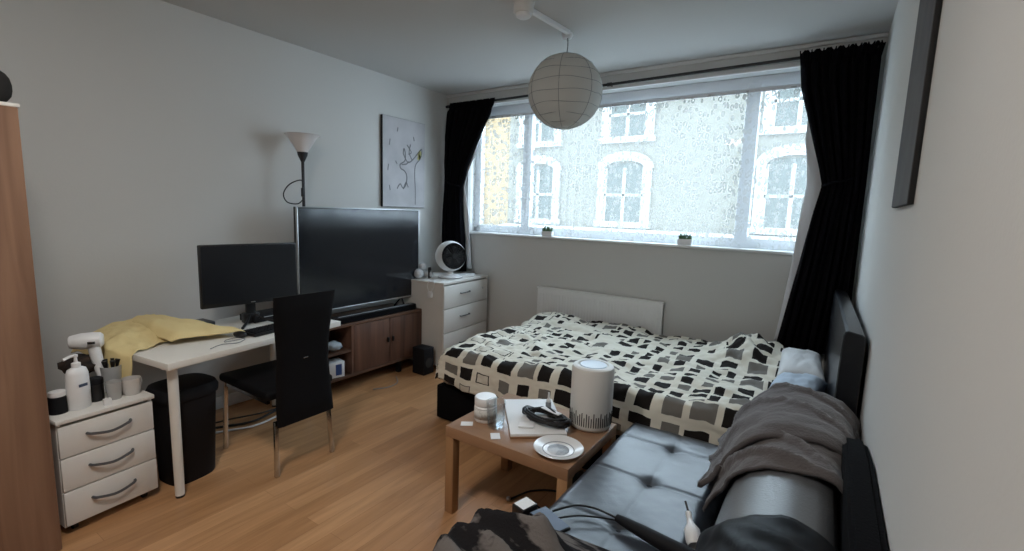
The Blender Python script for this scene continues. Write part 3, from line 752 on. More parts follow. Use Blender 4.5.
# cables on floor
bm = B(); tube(bm, [(-3.35, 1.2, .008), (-3.22, 1.45, .008), (-3.15, 1.62, .008), (-3.20, 1.85, .008), (-3.3, 2.15, .008)], .007)
o = obj('white_floor_cable', bm, WHITEPL); tag(o, 'white cable running along the floor under the desk', 'cable')
bm = B(); tube(bm, [(-3.42, 1.18, .009), (-3.31, 1.45, .009), (-3.22, 1.62, .012), (-3.26, 1.8, .012), (-3.38, 2.1, .009)], .008)
tube(bm, [(-3.44, 1.2, .009), (-3.34, 1.5, .03), (-3.27, 1.7, .03), (-3.3, 1.9, .009)], .006)
o = obj('black_floor_cable', bm, BLACKPL); tag(o, 'black cables along the floor behind the white one', 'cable')
bm = B(); tube(bm, [(-3.06, 2.55, .006), (-3.0, 2.66, .006), (-3.02, 2.78, .006), (-3.14, 2.88, .006)], .004)
o = obj('short_cable', bm, GREYPL); tag(o, 'short grey cable end poking out under the television stand', 'cable')

# ------------------------------------------------------------------ TV stand
SX0, SX1, SY0, SY1, SZ0, SZ1 = -3.60, -3.18, 2.035, 3.24, .12, .575
ts = thing('television_stand', 'low dark wooden television stand with two doors and open shelves', 'television stand', (-3.39, 2.52, 0))
def L_(x, y, z): return (x + 3.39, y - 2.52, z)
bm = B(); box(bm, L_(-3.39, 2.6375, SZ1 - .012), (.42, 1.205, .024), .003); obj('top', bm, STANDTOP, ts)
bm = B(); box(bm, L_(-3.39, 2.6375, SZ0 + .012), (.42, 1.205, .024), .003); obj('base', bm, STANDTOP, ts)
for y in (SY0 + .012, 2.445, SY1 - .012):
    obj('side_panel', bx(L_(-3.39, y, (SZ0 + SZ1) / 2), (.42, .024, SZ1 - SZ0 - .048)), STANDWOOD, ts)
obj('shelf', bx(L_(-3.39, 2.246, .345), (.41, .374, .018)), STANDTOP, ts)
obj('back_panel', bx(L_(-3.595, 2.6375, .35), (.008, 1.18, .42)), BLACKMAT, ts)
for y0, y1, hy in ((2.458, 2.838, 2.815), (2.843, 3.222, 2.87)):
    d = obj('door', bx(L_(SX1 - .006, (y0 + y1) / 2, .3475), (.018, y1 - y0, .402), .003), STANDWOOD, ts)
    bm = B(); box(bm, L_(SX1 + .012, hy, .36), (.018, .016, .045), .004); obj('handle', bm, BLACKPL, d)
for x in (-3.54, -3.24):
    for y in (2.09, 3.0): obj('leg', bx(L_(x, y, .06), (.04, .04, .12), .003), BLACKMAT, ts)
d = thing('shoe_box', 'white and blue carton on the lower shelf of the television stand', 'box', (-3.25, 2.31, .146), R(-12))
obj('carton', bx((0, 0, .065), (.12, .13, .13), .004), WHITEPL, d); obj('print', bx((.0605, .015, .065), (.002, .05, .09)), BLUEPRINT, d, label='blue printed panel')
bm = B(); box(bm, (0, 0, .004), (.14, .26, .006), .001); o = obj('paper_pad', bm, PAPER, loc=(-3.24, 2.25, .1445), rz=R(8)); o.location = (-3.255, 2.22, .1448)
bpy.data.objects.remove(o)
bm = B()
bmesh.ops.create_icosphere(bm, subdivisions=3, radius=1)
for v in bm.verts:
    n = 1 + .22 * fbm(v.co.x * 2.2, v.co.y * 2.2, v.co.z * 2.2 + 5); v.co = Vector((v.co.x * .06 * n, v.co.y * .07 * n, v.co.z * .04 * n))
o = obj('plastic_bag', bm, nmat('clear_grey_plastic_film', (.35, .42, .47), .2), loc=(-3.25, 2.31, .354 + .043), smooth=True); tag(o, 'crumpled pale plastic bag on the upper shelf of the television stand', 'bag')

# TV
tv = thing('television', 'large flat black television with thin silver bezel on the dark wooden stand', 'television', (-3.33, 2.70, SZ1))
bm = B(); box(bm, (-.012, 0, .518), (.045, 1.27, .83), .004); obj('casing', bm, BLACKPL, tv)
obj('screen', bx((.0115, 0, .522), (.003, 1.245, .80)), SCREEN, tv)
bm = B()
for y in (-.632, .632): box(bm, (.004, y, .518), (.022, .008, .834), .002)
box(bm, (.004, 0, .932), (.022, 1.27, .007), .002); box(bm, (.004, 0, .108), (.022, 1.27, .012), .002)
obj('bezel', bm, SILVER, tv, label='thin silver bezel')
for y in (-.42, .42):
    bm = B(); tube(bm, [(.0, y, .112), (.05, y, .012)], .008, smooth=False); tube(bm, [(.0, y, .112), (-.10, y, .012)], .008, smooth=False); box(bm, (-.02, y, .006), (.18, .024, .01), .003); obj('foot', bm, BLACKPL, tv)
sb = thing('soundbar', 'long black soundbar in front of the television', 'soundbar', (-3.228, 2.74, SZ1 + .001))
obj('cabinet', bx((0, 0, .029), (.075, .88, .056), .01), BLACKMAT, sb)
obj('grille', bx((.038, 0, .029), (.002, .84, .042)), BLACKFABRIC, sb)
obj('top_trim', bx((.012, 0, .0572), (.02, .80, .002)), GREYPL, sb)
o = obj('white_power_brick', bx((0, 0, .022), (.05, .075, .043), .008), WHITEPL, loc=(-3.225, 2.245, SZ1 + .001)); tag(o, 'small white block on the near end of the television stand', 'adapter')
sw = thing('subwoofer', 'black speaker box on the floor at the far end of the television stand', 'speaker', (-3.045, 3.125, 0))
obj('cabinet', bx((0, 0, .125), (.15, .13, .25), .006), BLACKMAT, sw)
bm = B(); cyl(bm, (.074, 0, .11), (.078, 0, .11), .045, seg=28); obj('speaker_cone', bm, RUBBER, sw)

# floor lamp
fl = thing('floor_lamp', 'tall uplighter floor lamp with white bowl shade behind the television', 'floor lamp', (-3.46, 2.215, 0))
bm = B(); lathe(bm, [(0, 0), (.125, 0), (.125, .012), (.02, .03), (0, .03)], 32); obj('base', bm, BRONZE, fl)
bm = B(); cyl(bm, (0, 0, .02), (0, 0, 1.88), .0115, seg=14); obj('pole', bm, BRONZE, fl)
bm = B(); lathe(bm, [(0, 1.855), (.014, 1.855), (.036, 1.905), (.039, 1.927), (0, 1.927)], 28); obj('lamp_holder', bm, BRONZE, fl)
bm = B(); lathe(bm, [(.0, 1.925), (.036, 1.925), (.06, 1.965), (.088, 2.01), (.112, 2.045), (.130, 2.058), (.126, 2.059), (.085, 2.015), (.056, 1.972), (.032, 1.935), (0, 1.935)], 36); obj('shade', bm, SHADEGLASS, fl, smooth=50)
bm = B(); tube(bm, [(.012, -.01, 1.57), (.0, -.05, 1.53), (-.01, -.13, 1.54), (.0, -.165, 1.60), (0, -.12, 1.67), (0, -.04, 1.71), (.008, -.012, 1.70), (.008, -.012, 1.62)], .0045); obj('switch_cord', bm, BLACKPL, fl)
bm = B(); box(bm, (.012, -.014, 1.62), (.02, .022, .07), .005); obj('switch', bm, BLACKPL, fl)

# ------------------------------------------------------------------ white chest of drawers in the corner
cd = thing('chest_of_drawers', 'taller white three-drawer chest in the corner beside the bed', 'chest of drawers', (-2.935, 3.267, 0), R(4.5))
CW, CDp, CH = .76, .56, .845
bm = B()
box(bm, (-CDp / 2, .009, CH / 2 + .02), (CDp, .018, CH - .04)); box(bm, (-CDp / 2, CW - .009, CH / 2 + .02), (CDp, .018, CH - .04))
box(bm, (-CDp / 2, CW / 2, .06), (CDp, CW - .04, .04)); box(bm, (-CDp + .005, CW / 2, CH / 2), (.01, CW - .04, CH - .1)); box(bm, (-CDp / 2, CW / 2, CH - .05), (CDp - .03, CW - .04, .02))
obj('carcass', bm, WHITEBOARD, cd)
obj('top', bx((-CDp / 2 + .004, CW / 2, CH - .011), (CDp + .012, CW + .008, .022), .003), WHITEBOARD, cd)
z0 = .045
for k, hh in enumerate((.26, .26, .255)):
    hh = [.31, .235, .225][k]
    d = obj('drawer', bx((.002, CW / 2, z0 + hh / 2), (.018, CW - .008, hh - .007), .0025), WHITEBOARD, cd)
    bm = B(); zc = z0 + hh * .58; tube(bm, [(.01, CW * .44 - .075, zc), (.03, CW * .44 - .065, zc), (.03, CW * .44 + .065, zc), (.01, CW * .44 + .075, zc)], .006)
    obj('handle', bm, HANDLEG, d)
    if k == 2:
        bm = B(); cyl(bm, (.01, CW - .1, z0 + hh * .6), (.014, CW - .1, z0 + hh * .6), .011); obj('lock', bm, SILVER, d)
    z0 += hh
for x in (-.05, -CDp + .05):
    for y in (.05, CW - .05): obj('foot', bx((x, y, .02), (.04, .04, .04), .004), BLACKPL, cd)
def onc(x, y, z=CH + .001):
    c, s = math.cos(R(4.5)), math.sin(R(4.5)); return (-2.935 + x * c - y * s, 3.267 + x * s + y * c, z)
fn = thing('desk_fan', 'round white desk fan on the corner chest of drawers', 'fan', onc(-.17, .335), R(-25))
bm = B(); lathe(bm, [(0, 0), (.115, 0), (.122, .008), (.115, .018), (.06, .034), (.035, .04), (0, .04)], 36); obj('base', bm, WHITEPL, fn)
bm = B(); lathe(bm, [(.123, .0045), (.1235, .009), (.121, .012)], 36); obj('base_ring', bm, GREYPL, fn, solid=.002)
bm = B(); tube(bm, [(0, 0, .035), (0, 0, .065), (-.005, 0, .08)], .03, 16); obj('neck', bm, WHITEPL, fn)
def spun(prof, seg=40):   # lathe about +X, then lifted and tipped to the fan head centre
    b_ = B(); lathe(b_, prof, seg)
    bmesh.ops.rotate(b_, verts=b_.verts, cent=(0, 0, 0), matrix=Matrix.Rotation(R(84), 3, 'Y'))
    bmesh.ops.translate(b_, verts=b_.verts, vec=(0, 0, .218)); return b_
RF = .153
pf = [(0, -RF)] + [(RF * math.sin(a), -RF * math.cos(a)) for a in [PI * k / 24 for k in range(1, 17)]] + [(.130, .084), (.125, .08), (.118, .05), (0, .03)]
obj('housing', spun(pf), WHITEPL, fn, smooth=50)
bm = B()
for rad_ in (.03, .05, .07, .09, .108):
    tube(bm, [(rad_ * math.cos(2 * PI * k / 36), rad_ * math.sin(2 * PI * k / 36), .094 - rad_ * .05) for k in range(36)], .0022, 5, smooth=False, closed=True)
for k in range(20):
    a = 2 * PI * k / 20; tube(bm, [(.02 * math.cos(a), .02 * math.sin(a), .095), (.122 * math.cos(a + .25), .122 * math.sin(a + .25), .086)], .0022, 5, smooth=False)
cyl(bm, (0, 0, .088), (0, 0, .1), .024)
bmesh.ops.rotate(bm, verts=bm.verts, cent=(0, 0, 0), matrix=Matrix.Rotation(R(84), 3, 'Y')); bmesh.ops.translate(bm, verts=bm.verts, vec=(0, 0, .218))
obj('grille', bm, BLACKPL, fn, label='black spiral grille')
obj('cavity', spun([(0, .052), (.118, .055), (.121, .083), (.126, .090), (.129, .086)]), BLACKMAT, fn, label='dark front opening')
bm = B()
for k in range(5):
    a0 = 2 * PI * k / 5
    grid(bm, lambda u, v: (lerp(.02, .1, v) * math.cos(a0 + u * .8), lerp(.02, .1, v) * math.sin(a0 + u * .8), .06 + .018 * u), 4, 4)
bmesh.ops.rotate(bm, verts=bm.verts, cent=(0, 0, 0), matrix=Matrix.Rotation(R(84), 3, 'Y')); bmesh.ops.translate(bm, verts=bm.verts, vec=(0, 0, .218))
obj('blades', bm, BLACKPL, fn, solid=.002)
# crystal ornament, papers, adapter on the chest
cr = thing('glass_ornament', 'clear glass ornament between the television and the white fan', 'ornament', onc(-.36, .08), 0)
for k, (dx, dy, rr_, zz) in enumerate(((0, 0, .05, .05), (-.03, .1, .042, .043), (.04, .11, .035, .036), (.0, .055, .04, .115))):
    bm = B(); bmesh.ops.create_icosphere(bm, subdivisions=2, radius=rr_); bmesh.ops.translate(bm, verts=bm.verts, vec=(dx, dy, zz)); obj('glass_ball', bm, CRYSTAL, cr, smooth=10)
o = obj('phone', bx((0, 0, .055), (.012, .055, .11), .004), BLACKPL, loc=onc(-.30, .17), rz=R(20)); tag(o, 'small dark upright device behind the glass ornament on the chest', 'phone')
rm = thing('remote_control', 'white remote control lying at the right of the fan on the chest', 'remote control', onc(-.09, .50), R(-20))
obj('body', bx((0, 0, .011), (.05, .2, .02), .006), WHITEPL, rm); obj('buttons', bx((0, -.04, .0215), (.025, .07, .002)), GREYPL, rm)
o = obj('folded_papers', bx((0, 0, .008), (.12, .22, .014), .003), PAPER, loc=onc(-.16, .58), rz=R(8)); tag(o, 'small stack of white papers by the remote on the chest', 'papers')
ad = thing('charger_plug', 'white charger plug hanging by its cable on the side of the corner chest', 'charger', onc(-.13, -.004, .80))
bm = B(); box(bm, (-.0, -.022, -.075), (.045, .034, .06), .008); obj('plug', bm, WHITEPL, ad)
bm = B(); tube(bm, [(.0, -.02, -.05), (.03, -.012, -.01), (.035, -.006, .035), (.01, .02, .052), (-.08, .08, .052)], .0035); tube(bm, [(-.02, -.02, -.05), (-.045, -.012, .0), (-.04, -.004, .04), (-.03, .02, .052)], .0035); obj('cable', bm, WHITEPL, ad)

# ------------------------------------------------------------------ bed
BX0, BX1, BY0, BY1 = -2.27, .03, 2.47, 3.92
bd = thing('bed', 'double bed under the window, dark base and dark padded headboard on the right wall', 'bed', (-1.12, 3.2, 0))
def Lb(x, y, z): return (x + 1.12, y - 3.2, z)
obj('base', bx(Lb((BX0 + BX1) / 2, (BY0 + BY1) / 2, .135), (BX1 - BX0, BY1 - BY0, .25), .012), BLACKFABRIC, bd)
obj('mattress', bx(Lb((BX0 + BX1) / 2, (BY0 + BY1) / 2, .385), (BX1 - BX0 - .03, BY1 - BY0 - .03, .25), .05, seg=4), PILLOWW, bd)
bm = B()
# headboard: padded slab along the right wall, top edge softly rounded
def hb(sgn):
    pass
prf = [(.085, .05), (.170, .05), (.172, 1.02), (.168, 1.048), (.158, 1.056), (.110, 1.066), (.098, 1.062), (.092, 1.048), (.088, .9)]
n = len(prf)
rings = []
for j, y in enumerate((2.43, 2.436, 2.9, 3.4, 3.96, 3.965)):
    sc_ = .0 if j in (1, 2, 3, 4) else .004
    sh = -.03 * (y - 2.4) / 1.58
    rings.append([bm.verts.new(Lb(px_ + sh + (sc_ if px_ < .1 else -sc_), y, pz - (sc_ if pz > .5 else 0))) for px_, pz in prf])
for a, b in zip(rings, rings[1:]):
    for i in range(n): bm.faces.new((a[i], a[(i + 1) % n], b[(i + 1) % n], b[i]))
bm.faces.new(rings[0]); bm.faces.new(rings[-1][::-1]); obj('headboard', bm, BOARDLEATHER, bd, smooth=30)
for x in (-2.2, -.05):
    for y in (2.55, 3.84): obj('foot', bx(Lb(x, y, .006), (.06, .06, .012)), BLACKPL, bd)

# duvet
TZ = .548
NX0, NX1 = -2.215, -.20
WIDE = .26       # drop on the near side
def duvet(u, v):
    # u along X (foot -> head), v from hem of the near drop over the top to the far edge
    a = u * (2.11 + .16) - .16        # arc from the foot drop
    b = v * (1.47 + WIDE) - WIDE
    x = NX0 + max(a, 0); y = BY0 - .02 + max(b, 0)
    hx = sstep(-.02, -.16, a); 
    z = TZ
    # soft rounded shoulders
    if a < .08: z -= .035 * (1 - max(a, 0) / .08) ** 2
    if b < .10: z -= .035 * (1 - max(b, 0) / .10) ** 2
    drop = 0
    if a < 0: drop += -a; x += a * .05
    if b < 0:
        drop = max(drop, -b) if a < 0 else -b
        y += b * .10 - .010
    z -= drop
    # hem rides up unevenly
    if b < 0: z += (-b / WIDE) * (.05 + .035 * math.sin(x * 5.3 + .6) + .02 * math.sin(x * 13)) * (1 + .3 * sstep(-1.9, -2.3, x))
    # creases
    w = sstep(0, .12, a) if b > 0 else 1
    cr = .030 * fbm(x * 2.2 + y * .9, y * 3.1, .3) + .012 * fbm(x * 6 - y * 3, y * 7, 2)
    ridge = .020 * (1 - abs(noise.noise(Vector((x * 1.8 + y * 1.4, y * 2.6 - x * .8, 7))))) ** 6
    z += (cr + ridge) * (1 if b > 0 else .35)
    if b < 0: y -= .018 * (1 + math.sin(x * 15 + 2 * math.sin(x * 4))) * (-b / WIDE) + .012 * fbm(x * 5, b * 6, 9)
    if a < 0: x += .008 * math.sin(y * 19)
    # bunched roll at the head end
    hp = math.exp(-((x + .42) / .17) ** 2 - ((y - 3.62) / .26) ** 2)
    z += hp * (.11 + .035 * fbm(x * 11, y * 11, 3) + .02 * math.sin(x * 45 + y * 20))
    z += .06 * sstep(-.7, -.25, x) * sstep(3.0, 3.6, y)
    # far-left corner kicked up
    z += .045 * math.exp(-((x + 1.95) / .22) ** 2 - ((y - 3.75) / .2) ** 2)
    if u > .97: z -= .02
    return Lb(x, y, z)
bm = B(); grid(bm, duvet, 200, 150, lambda u, v: (u * 2.27 + .02, v * 1.73 + .03))
o = obj('duvet', bm, DUVET, smooth=True, solid=.018, soff=-1, loc=(-1.12, 3.2, 0)); o.modifiers['thickness'].offset = 0
tag(o, 'cream duvet printed with black and grey rectangles spread over the bed', 'duvet')

def pillow(label, loc, sx, sy, sz, rz, m, tilt=0.):
    bm = B()
    def f(u, v, s):
        a, b = 2 * u - 1, 2 * v - 1
        k = max(0, (1 - abs(a) ** 3.2)) ** .5 * max(0, (1 - abs(b) ** 3.2)) ** .5
        px = a * sx * (1 - .07 * (1 - b * b) * abs(a)); py = b * sy * (1 - .07 * (1 - a * a) * abs(b))
        return (px, py, s * sz * k * (1 + .15 * fbm(a * 2, b * 2, s)))
    grid(bm, lambda u, v: f(u, v, 1), 24, 24); grid(bm, lambda u, v: f(u, v, -1), 24, 24)
    bmesh.ops.remove_doubles(bm, verts=bm.verts, dist=.0008)
    o = obj('pillow', bm, m, loc=loc, rz=rz, smooth=True); o.rotation_euler = (0, tilt, rz); tag(o, label, 'pillow', 'pillows at the head of the bed'); return o
pillow('white pillow against the headboard, the one further from the sofa', (-.07, 3.42, .615), .125, .33, .075, R(3), PILLOWW)
pillow('pale blue pillow against the headboard, right behind the grey-brown blanket', (-.07, 2.79, .625), .125, .27, .085, R(-4), PILLOWM, R(-8))

# ------------------------------------------------------------------ sofa
sf = thing('sofa', 'black leather tufted sofa bed along the right wall at the foot of the picture', 'sofa', (-.3, 1.45, 0))
def Ls(x, y, z): return (x + .3, y - 1.45, z)
SYA, SYB = .35, 2.405
obj('base', bx(Ls(-.42, (SYA + SYB) / 2, .19), (.68, SYB - SYA - .06, .20), .02), LEATHERDULL, sf)
buttons = [(-.515, y) for y in (2.195, 1.85, 1.505, 1.16, .81)]
def seat(u, v):
    a, b = 2 * u - 1, 2 * v - 1
    hx, hy = .27, (SYB - SYA) / 2
    x = -.525 + a * hx * 1.0; y = (SYA + SYB) / 2 + b * hy
    top = .442
    ex = 1 - abs(a); ey = (1 - abs(b)) * hy / hx
    e = min(ex, ey)
    z = top - .055 * (1 - min(1, e / .22)) ** 2.2
    for bx_, by_ in buttons:
        d2 = ((x - bx_) ** 2 + (y - by_) ** 2)
        z -= .016 * math.exp(-d2 / .0009) + .005 * math.exp(-d2 / .006)
        z -= .0045 * math.exp(-((y - by_) / .010) ** 2)      # cross seams
    z -= .003 * math.exp(-((x + .515) / .010) ** 2)
    z += .0025 * fbm(x * 4, y * 4, 2)
    return Ls(x, y, z)
bm = B(); V = grid(bm, seat, 90, 300)
# skirt to make it a closed cushion
bnd = [e for e in bm.edges if e.is_boundary]
ex = bmesh.ops.extrude_edge_only(bm, edges=bnd)
vs = [g for g in ex['geom'] if isinstance(g, bmesh.types.BMVert)]
for v in vs: v.co.z = .285
be = [e for e in bm.edges if e.is_boundary]; bmesh.ops.holes_fill(bm, edges=be, sides=0)
obj('seat', bm, LEATHER, sf, smooth=45)
for bx_, by_ in buttons:
    bm = B(); lathe(bm, [(.013, 0), (.011, .005), (0, .007)], 16, c=Ls(bx_, by_, .412)); obj('button', bm, LEATHERDULL, sf)
bprof = [(-.225, .22), (-.228, .44), (-.215, .54), (-.185, .625), (-.14, .685), (-.085, .72), (-.02, .732), (.045, .725), (.085, .705), (.103, .66), (.106, .5), (.106, .12), (-.22, .12)]
bm = B(); rings = []
for j, y in enumerate((SYA, SYA + .02, SYA + .05, .9, 1.3, 1.7, 2.1, SYB - .05, SYB - .02, SYB)):
    sh = [.04, .012, 0][min(j, 2)] if j < 3 else ([0, .012, .04][max(0, j - 7)] if j > 6 else 0)
    rings.append([bm.verts.new(Ls(px_ + (sh if px_ < -.1 else (-sh if px_ > 0 else 0)), y, pz - (sh if pz > .4 else 0))) for px_, pz in bprof])
n = len(bprof)
for a, b in zip(rings, rings[1:]):
    for i in range(n): bm.faces.new((a[i], a[(i + 1) % n], b[(i + 1) % n], b[i]))
bm.faces.new(rings[0]); bm.faces.new(rings[-1][::-1])
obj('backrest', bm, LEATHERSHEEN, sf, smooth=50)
bm = B(); prism(bm, [(-1.09, .10), (.90, .10), (.90, .50), (.86, .60), (.74, .70), (.55, .765), (.3, .79), (-1.05, .795), (-1.09, .76)], 'x', .4085, .4825)  # added black panel standing in for the shade between sofa back and wall
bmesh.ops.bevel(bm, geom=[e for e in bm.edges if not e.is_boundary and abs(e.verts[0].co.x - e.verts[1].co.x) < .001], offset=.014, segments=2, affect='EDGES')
obj('shade_panel', bm, BLACKFABRIC, sf, label='added matt black panel for the shade on the lower wall')
for x in (-.7, .05):
    for y in (.5, 2.28):
        bm = B(); cyl(bm, Ls(x, y, 0), Ls(x, y, .12 if x > 0 else .1), .022, .028); obj('leg', bm, BLACKPL, sf)

# blankets over the backrest: follow its cross-section
def over_back(y0f, y1f, off, amp, seed, s0, s1, ridge=1.):
    P = [Vector((a, b)) for a, b in [(-.228, .44), (-.215, .54), (-.185, .625), (-.14, .685), (-.085, .72), (-.02, .732), (.045, .725), (.085, .705), (.103, .66), (.106, .5)]]
    L = [0]
    for a, b in zip(P, P[1:]): L.append(L[-1] + (b - a).length)
    def at(s):
        s *= L[-1]
        for i in range(len(P) - 1):
            if s <= L[i + 1] or i == len(P) - 2:
                t = (s - L[i]) / (L[i + 1] - L[i]); p = P[i].lerp(P[i + 1], t)
                d = (P[i + 1] - P[i]).normalized(); return p, Vector((-d.y, d.x))
    def f(u, v):
        s = lerp(s0, s1, u); p, nrm = at(s)
        y = lerp(y0f(u), y1f(u), v)
        k = off + amp * (.55 + .8 * fbm(s * 3 + y * 1.4, y * 4.2 - s * 1.5, seed)) + ridge * .030 * (1 - abs(noise.noise(Vector((s * 1.6 + y * .8, y * 4.6 + s * 2.2, seed + 3))))) ** 9
        k = max(k, off * .7)
        if s < .02 + 0: p = p + Vector((-.0, 0))
        q = p + nrm * k
        return (q.x, y, q.y)
    return f
f = over_back(lambda u: 1.64 + .13 * (1 - u) ** 2 + .012 * math.sin(u * 11) - .05 * sstep(.75, 1, u), lambda u: 2.41 - .02 * math.sin(u * 6), .010, .014, 3, .03, .93)
bm = B()
def fb(u, v):
    x, y, z = f(u, v)
    if u < .16:                         # front hem falls forward over the seat edge
        k = (1 - u / .16); x -= .028 * k * (1 + .6 * math.sin(v * 8 + 1)); z -= .02 * k * k; z = max(z, .452 + .012 * abs(math.sin(v * 12)))
    if v < .07: z -= .012 * (1 - v / .07)
    return (x, y, z)
grid(bm, fb, 90, 110)
o = obj('blanket', bm, BLANKET, smooth=True, solid=.012, soff=1); tag(o, 'grey-brown fleece blanket draped over the far end of the sofa back', 'blanket')
# second fold lying on the first
f2 = over_back(lambda u: 1.98 - .05 * math.sin(u * 3.2) - .12 * (1 - u) , lambda u: 2.40 - .03 * u, .040, .012, 11, .05, .98, .7)
bm = B()
def fb2(u, v):
    x, y, z = f2(u, v)
    if u < .12: z = max(z - .02, .478); x -= .05 * (1 - u / .12)
    if v < .1: 
        k = 1 - v / .1; x += 0; z -= .018 * k if .15 < u < .9 else 0
    return (x, y, z)
grid(bm, fb2, 80, 60)
obj('top_fold', bm, BLANKET, o, smooth=True, solid=.02, soff=1)
f3 = over_back(lambda u: .55, lambda u: 1.34 + .05 * math.sin(u * PI) - .10 * u + .015 * math.sin(u * 13), .006, .006, 21, .02, .97, .5)
bm = B(); grid(bm, f3, 70, 70)
SATIN = nmat('black_satin', (.004, .0045, .006), .5, spec=.2)
o = obj('black_cover', bm, SATIN, smooth=True, solid=.012, soff=1); tag(o, 'shiny black cloth thrown over the near end of the sofa back', 'cloth')

# heap of dark grey blanket on the near end of the seat
bm = B()
def heap(u, v):
    x = lerp(-.92, -.24, u); y = lerp(.40, 1.22, v)
    top = .46 + .10 * sstep(0, .3, 1 - v) * math.sin(min(1, u * 1.35) * PI) ** .7 + .03
    edge = min(u * 5, (1 - v) * 4.2, (1 - u) * 6, 1)
    y2 = y + .10 * math.sin(u * PI) - .15 * (u) ** 2 * 0 - .26 * sstep(.45, 1, u) * 0
    z = lerp(.455, top, max(0, edge) ** .6)
    z += .020 * fbm(x * 3 + y * 2, y * 4, 5, 2) * edge + .065 * (1 - abs(noise.noise(Vector((x * 2.0 + y * 1.2, y * 5.5 + x * 2.6, 1))))) ** 7 * edge
    if x < -.80: z -= (-.80 - x) * 1.9; x = -.80 + (x + .80) * .55
    y2 += .06 * sstep(-.60, -.28, x)
    return (x, y2, z)
grid(bm, heap, 110, 90)
o = obj('throw', bm, BLANKET2, smooth=True, solid=.012, soff=1); tag(o, 'rumpled dark grey and black throw heaped on the near end of the sofa seat', 'throw')

# things lying on the sofa seat
pc = thing('hair_straightener', 'long black hair straightener lying across the sofa seat with its cable', 'hair straightener', (-.40, 1.465, .466), R(3))
bm = B()
pts = [(-.12, .045, 0), (-.04, .02, .004), (.06, -.005, .004), (.16, -.02, .0), (.2, -.028, -.004)]
tube(bm, pts, lambda t: .013 + .013 * math.sin(min(t * 1.5, 1) * PI / 2), 14); obj('body', bm, BLACKMAT, pc)
bm = B(); tube(bm, [(-.115, .043, .0), (-.16, .05, .0), (-.21, .05, .002), (-.27, .02, .006), (-.32, -.06, .01)], .0038); tube(bm, [(-.11, .04, -.004), (-.17, .02, -.004), (-.24, -.02, .0), (-.29, -.08, .006)], .003); obj('cable', bm, BLACKPL, pc)
bs = thing('small_spray_bottle', 'little white bottle lying on its side on the sofa seat', 'bottle', (-.285, 1.585, .462), R(115))
bm = B(); lathe(bm, [(0, -.045), (.02, -.045), (.026, -.03), (.026, .01), (.012, .035), (.009, .05), (0, .052)], 20); bmesh.ops.rotate(bm, verts=bm.verts, cent=(0, 0, 0), matrix=Matrix.Rotation(R(70), 3, 'Y')); obj('body', bm, WHITEPL, bs)
bm = B(); cyl(bm, (.04, 0, .014), (.075, 0, .026), .010); obj('nozzle', bm, WHITEPL, bs)
bm = B(); tube(bm, [(.075, 0, .026), (.105, .006, .05)], .004); obj('tip', bm, BLACKPL, bs, label='black tip')
ph = thing('charging_adapter', 'black charger with a white label at the edge of the throw', 'charger', (-.815, 1.36, .43), R(-15))
obj('body', bx((0, 0, .026), (.06, .075, .05), .006), BLACKPL, ph)
obj('sticker', bx((0, 0, .0518), (.05, .06, .001)), PAPER, ph, label='white sticker')
ph2 = thing('mobile_phone', 'dark blue-grey phone lying beside the charger on the throw', 'phone', (-.705, 1.345, .456), R(-22))
obj('case', bx((0, 0, .01), (.14, .075, .013), .005), BLACKPL, ph2); obj('screen', bx((0, 0, .0172), (.13, .068, .001)), BLUEGREY, ph2)

# ------------------------------------------------------------------ coffee table
TX0, TX1, TY0, TY1, TT = -1.49, -.81, 1.69, 2.237, .46
tb = thing('coffee_table', 'square light oak coffee table beside the sofa', 'table', ((TX0 + TX1) / 2, (TY0 + TY1) / 2, 0))
tw, td = TX1 - TX0, TY1 - TY0
obj('tabletop', bx((0, 0, TT - .027), (tw, td, .054), .002), TABLEWOOD, tb)
for sx in (-1, 1):
    for sy in (-1, 1): obj('leg', bx((sx * (tw / 2 - .0255), sy * (td / 2 - .0255), (TT - .054) / 2), (.05, .05, TT - .054), .002), TABLELEG, tb)
T0 = TT + .001
def tub(label, loc):
    t = thing('tub', label, 'tub', loc)
    bm = B(); lathe(bm, [(0, 0), (.041, 0), (.045, .006), (.045, .062), (.038, .07), (0, .07)], 32); obj('body', bm, WHITEPL, t)
    bm = B(); lathe(bm, [(0, .068), (.043, .068), (.0445, .072), (.0445, .098), (.041, .103), (0, .103)], 32); obj('lid', bm, WHITEPL, t)
    bm = B(); lathe(bm, [(.0455, .016), (.0455, .055)], 32); obj('wrapper', bm, nmat('printed_label', (.62, .62, .60), .5, scale=60, color2=(.3, .28, .26), lo=.55, hi=.7), t, solid=.0006)
    return t
tub('white screw-top tub at the left of the coffee table', (-1.375, 1.865, T0)).scale = (1.27, 1.27, 1.22)
gl = thing('glass_tumbler', 'clear drinking glass half full of water on the coffee table', 'glass', (-1.285, 1.83, T0)); gl.scale = (1.25, 1.25, 1.12)
bm = B(); lathe(bm, [(0, 0), (.030, 0), (.033, .003), (.039, .118), (.0375, .118), (.031, .012), (0, .010)], 32); obj('bowl', bm, TUMBLER, gl)
bm = B(); lathe(bm, [(0, .011), (.0305, .012), (.0325, .042), (0, .042)], 32); obj('water', bm, glass_mat('water', (.93, .96, .98), .01), gl)
o = obj('white_card', bx((0, 0, .0015), (.06, .045, .002)), PAPER, loc=(-1.415, 1.765, T0), rz=R(35)); tag(o, 'small white card at the near left corner of the coffee table', 'card')
o = obj('folded_tissue', bx((0, 0, .0015), (.06, .045, .002)), PAPER, loc=(-1.225, 1.745, T0), rz=R(-50)); tag(o, 'white slip of paper in front of the drinking glass', 'paper')
bm = B(); box(bm, (0, 0, .013), (.42, .32, .024), .002); 
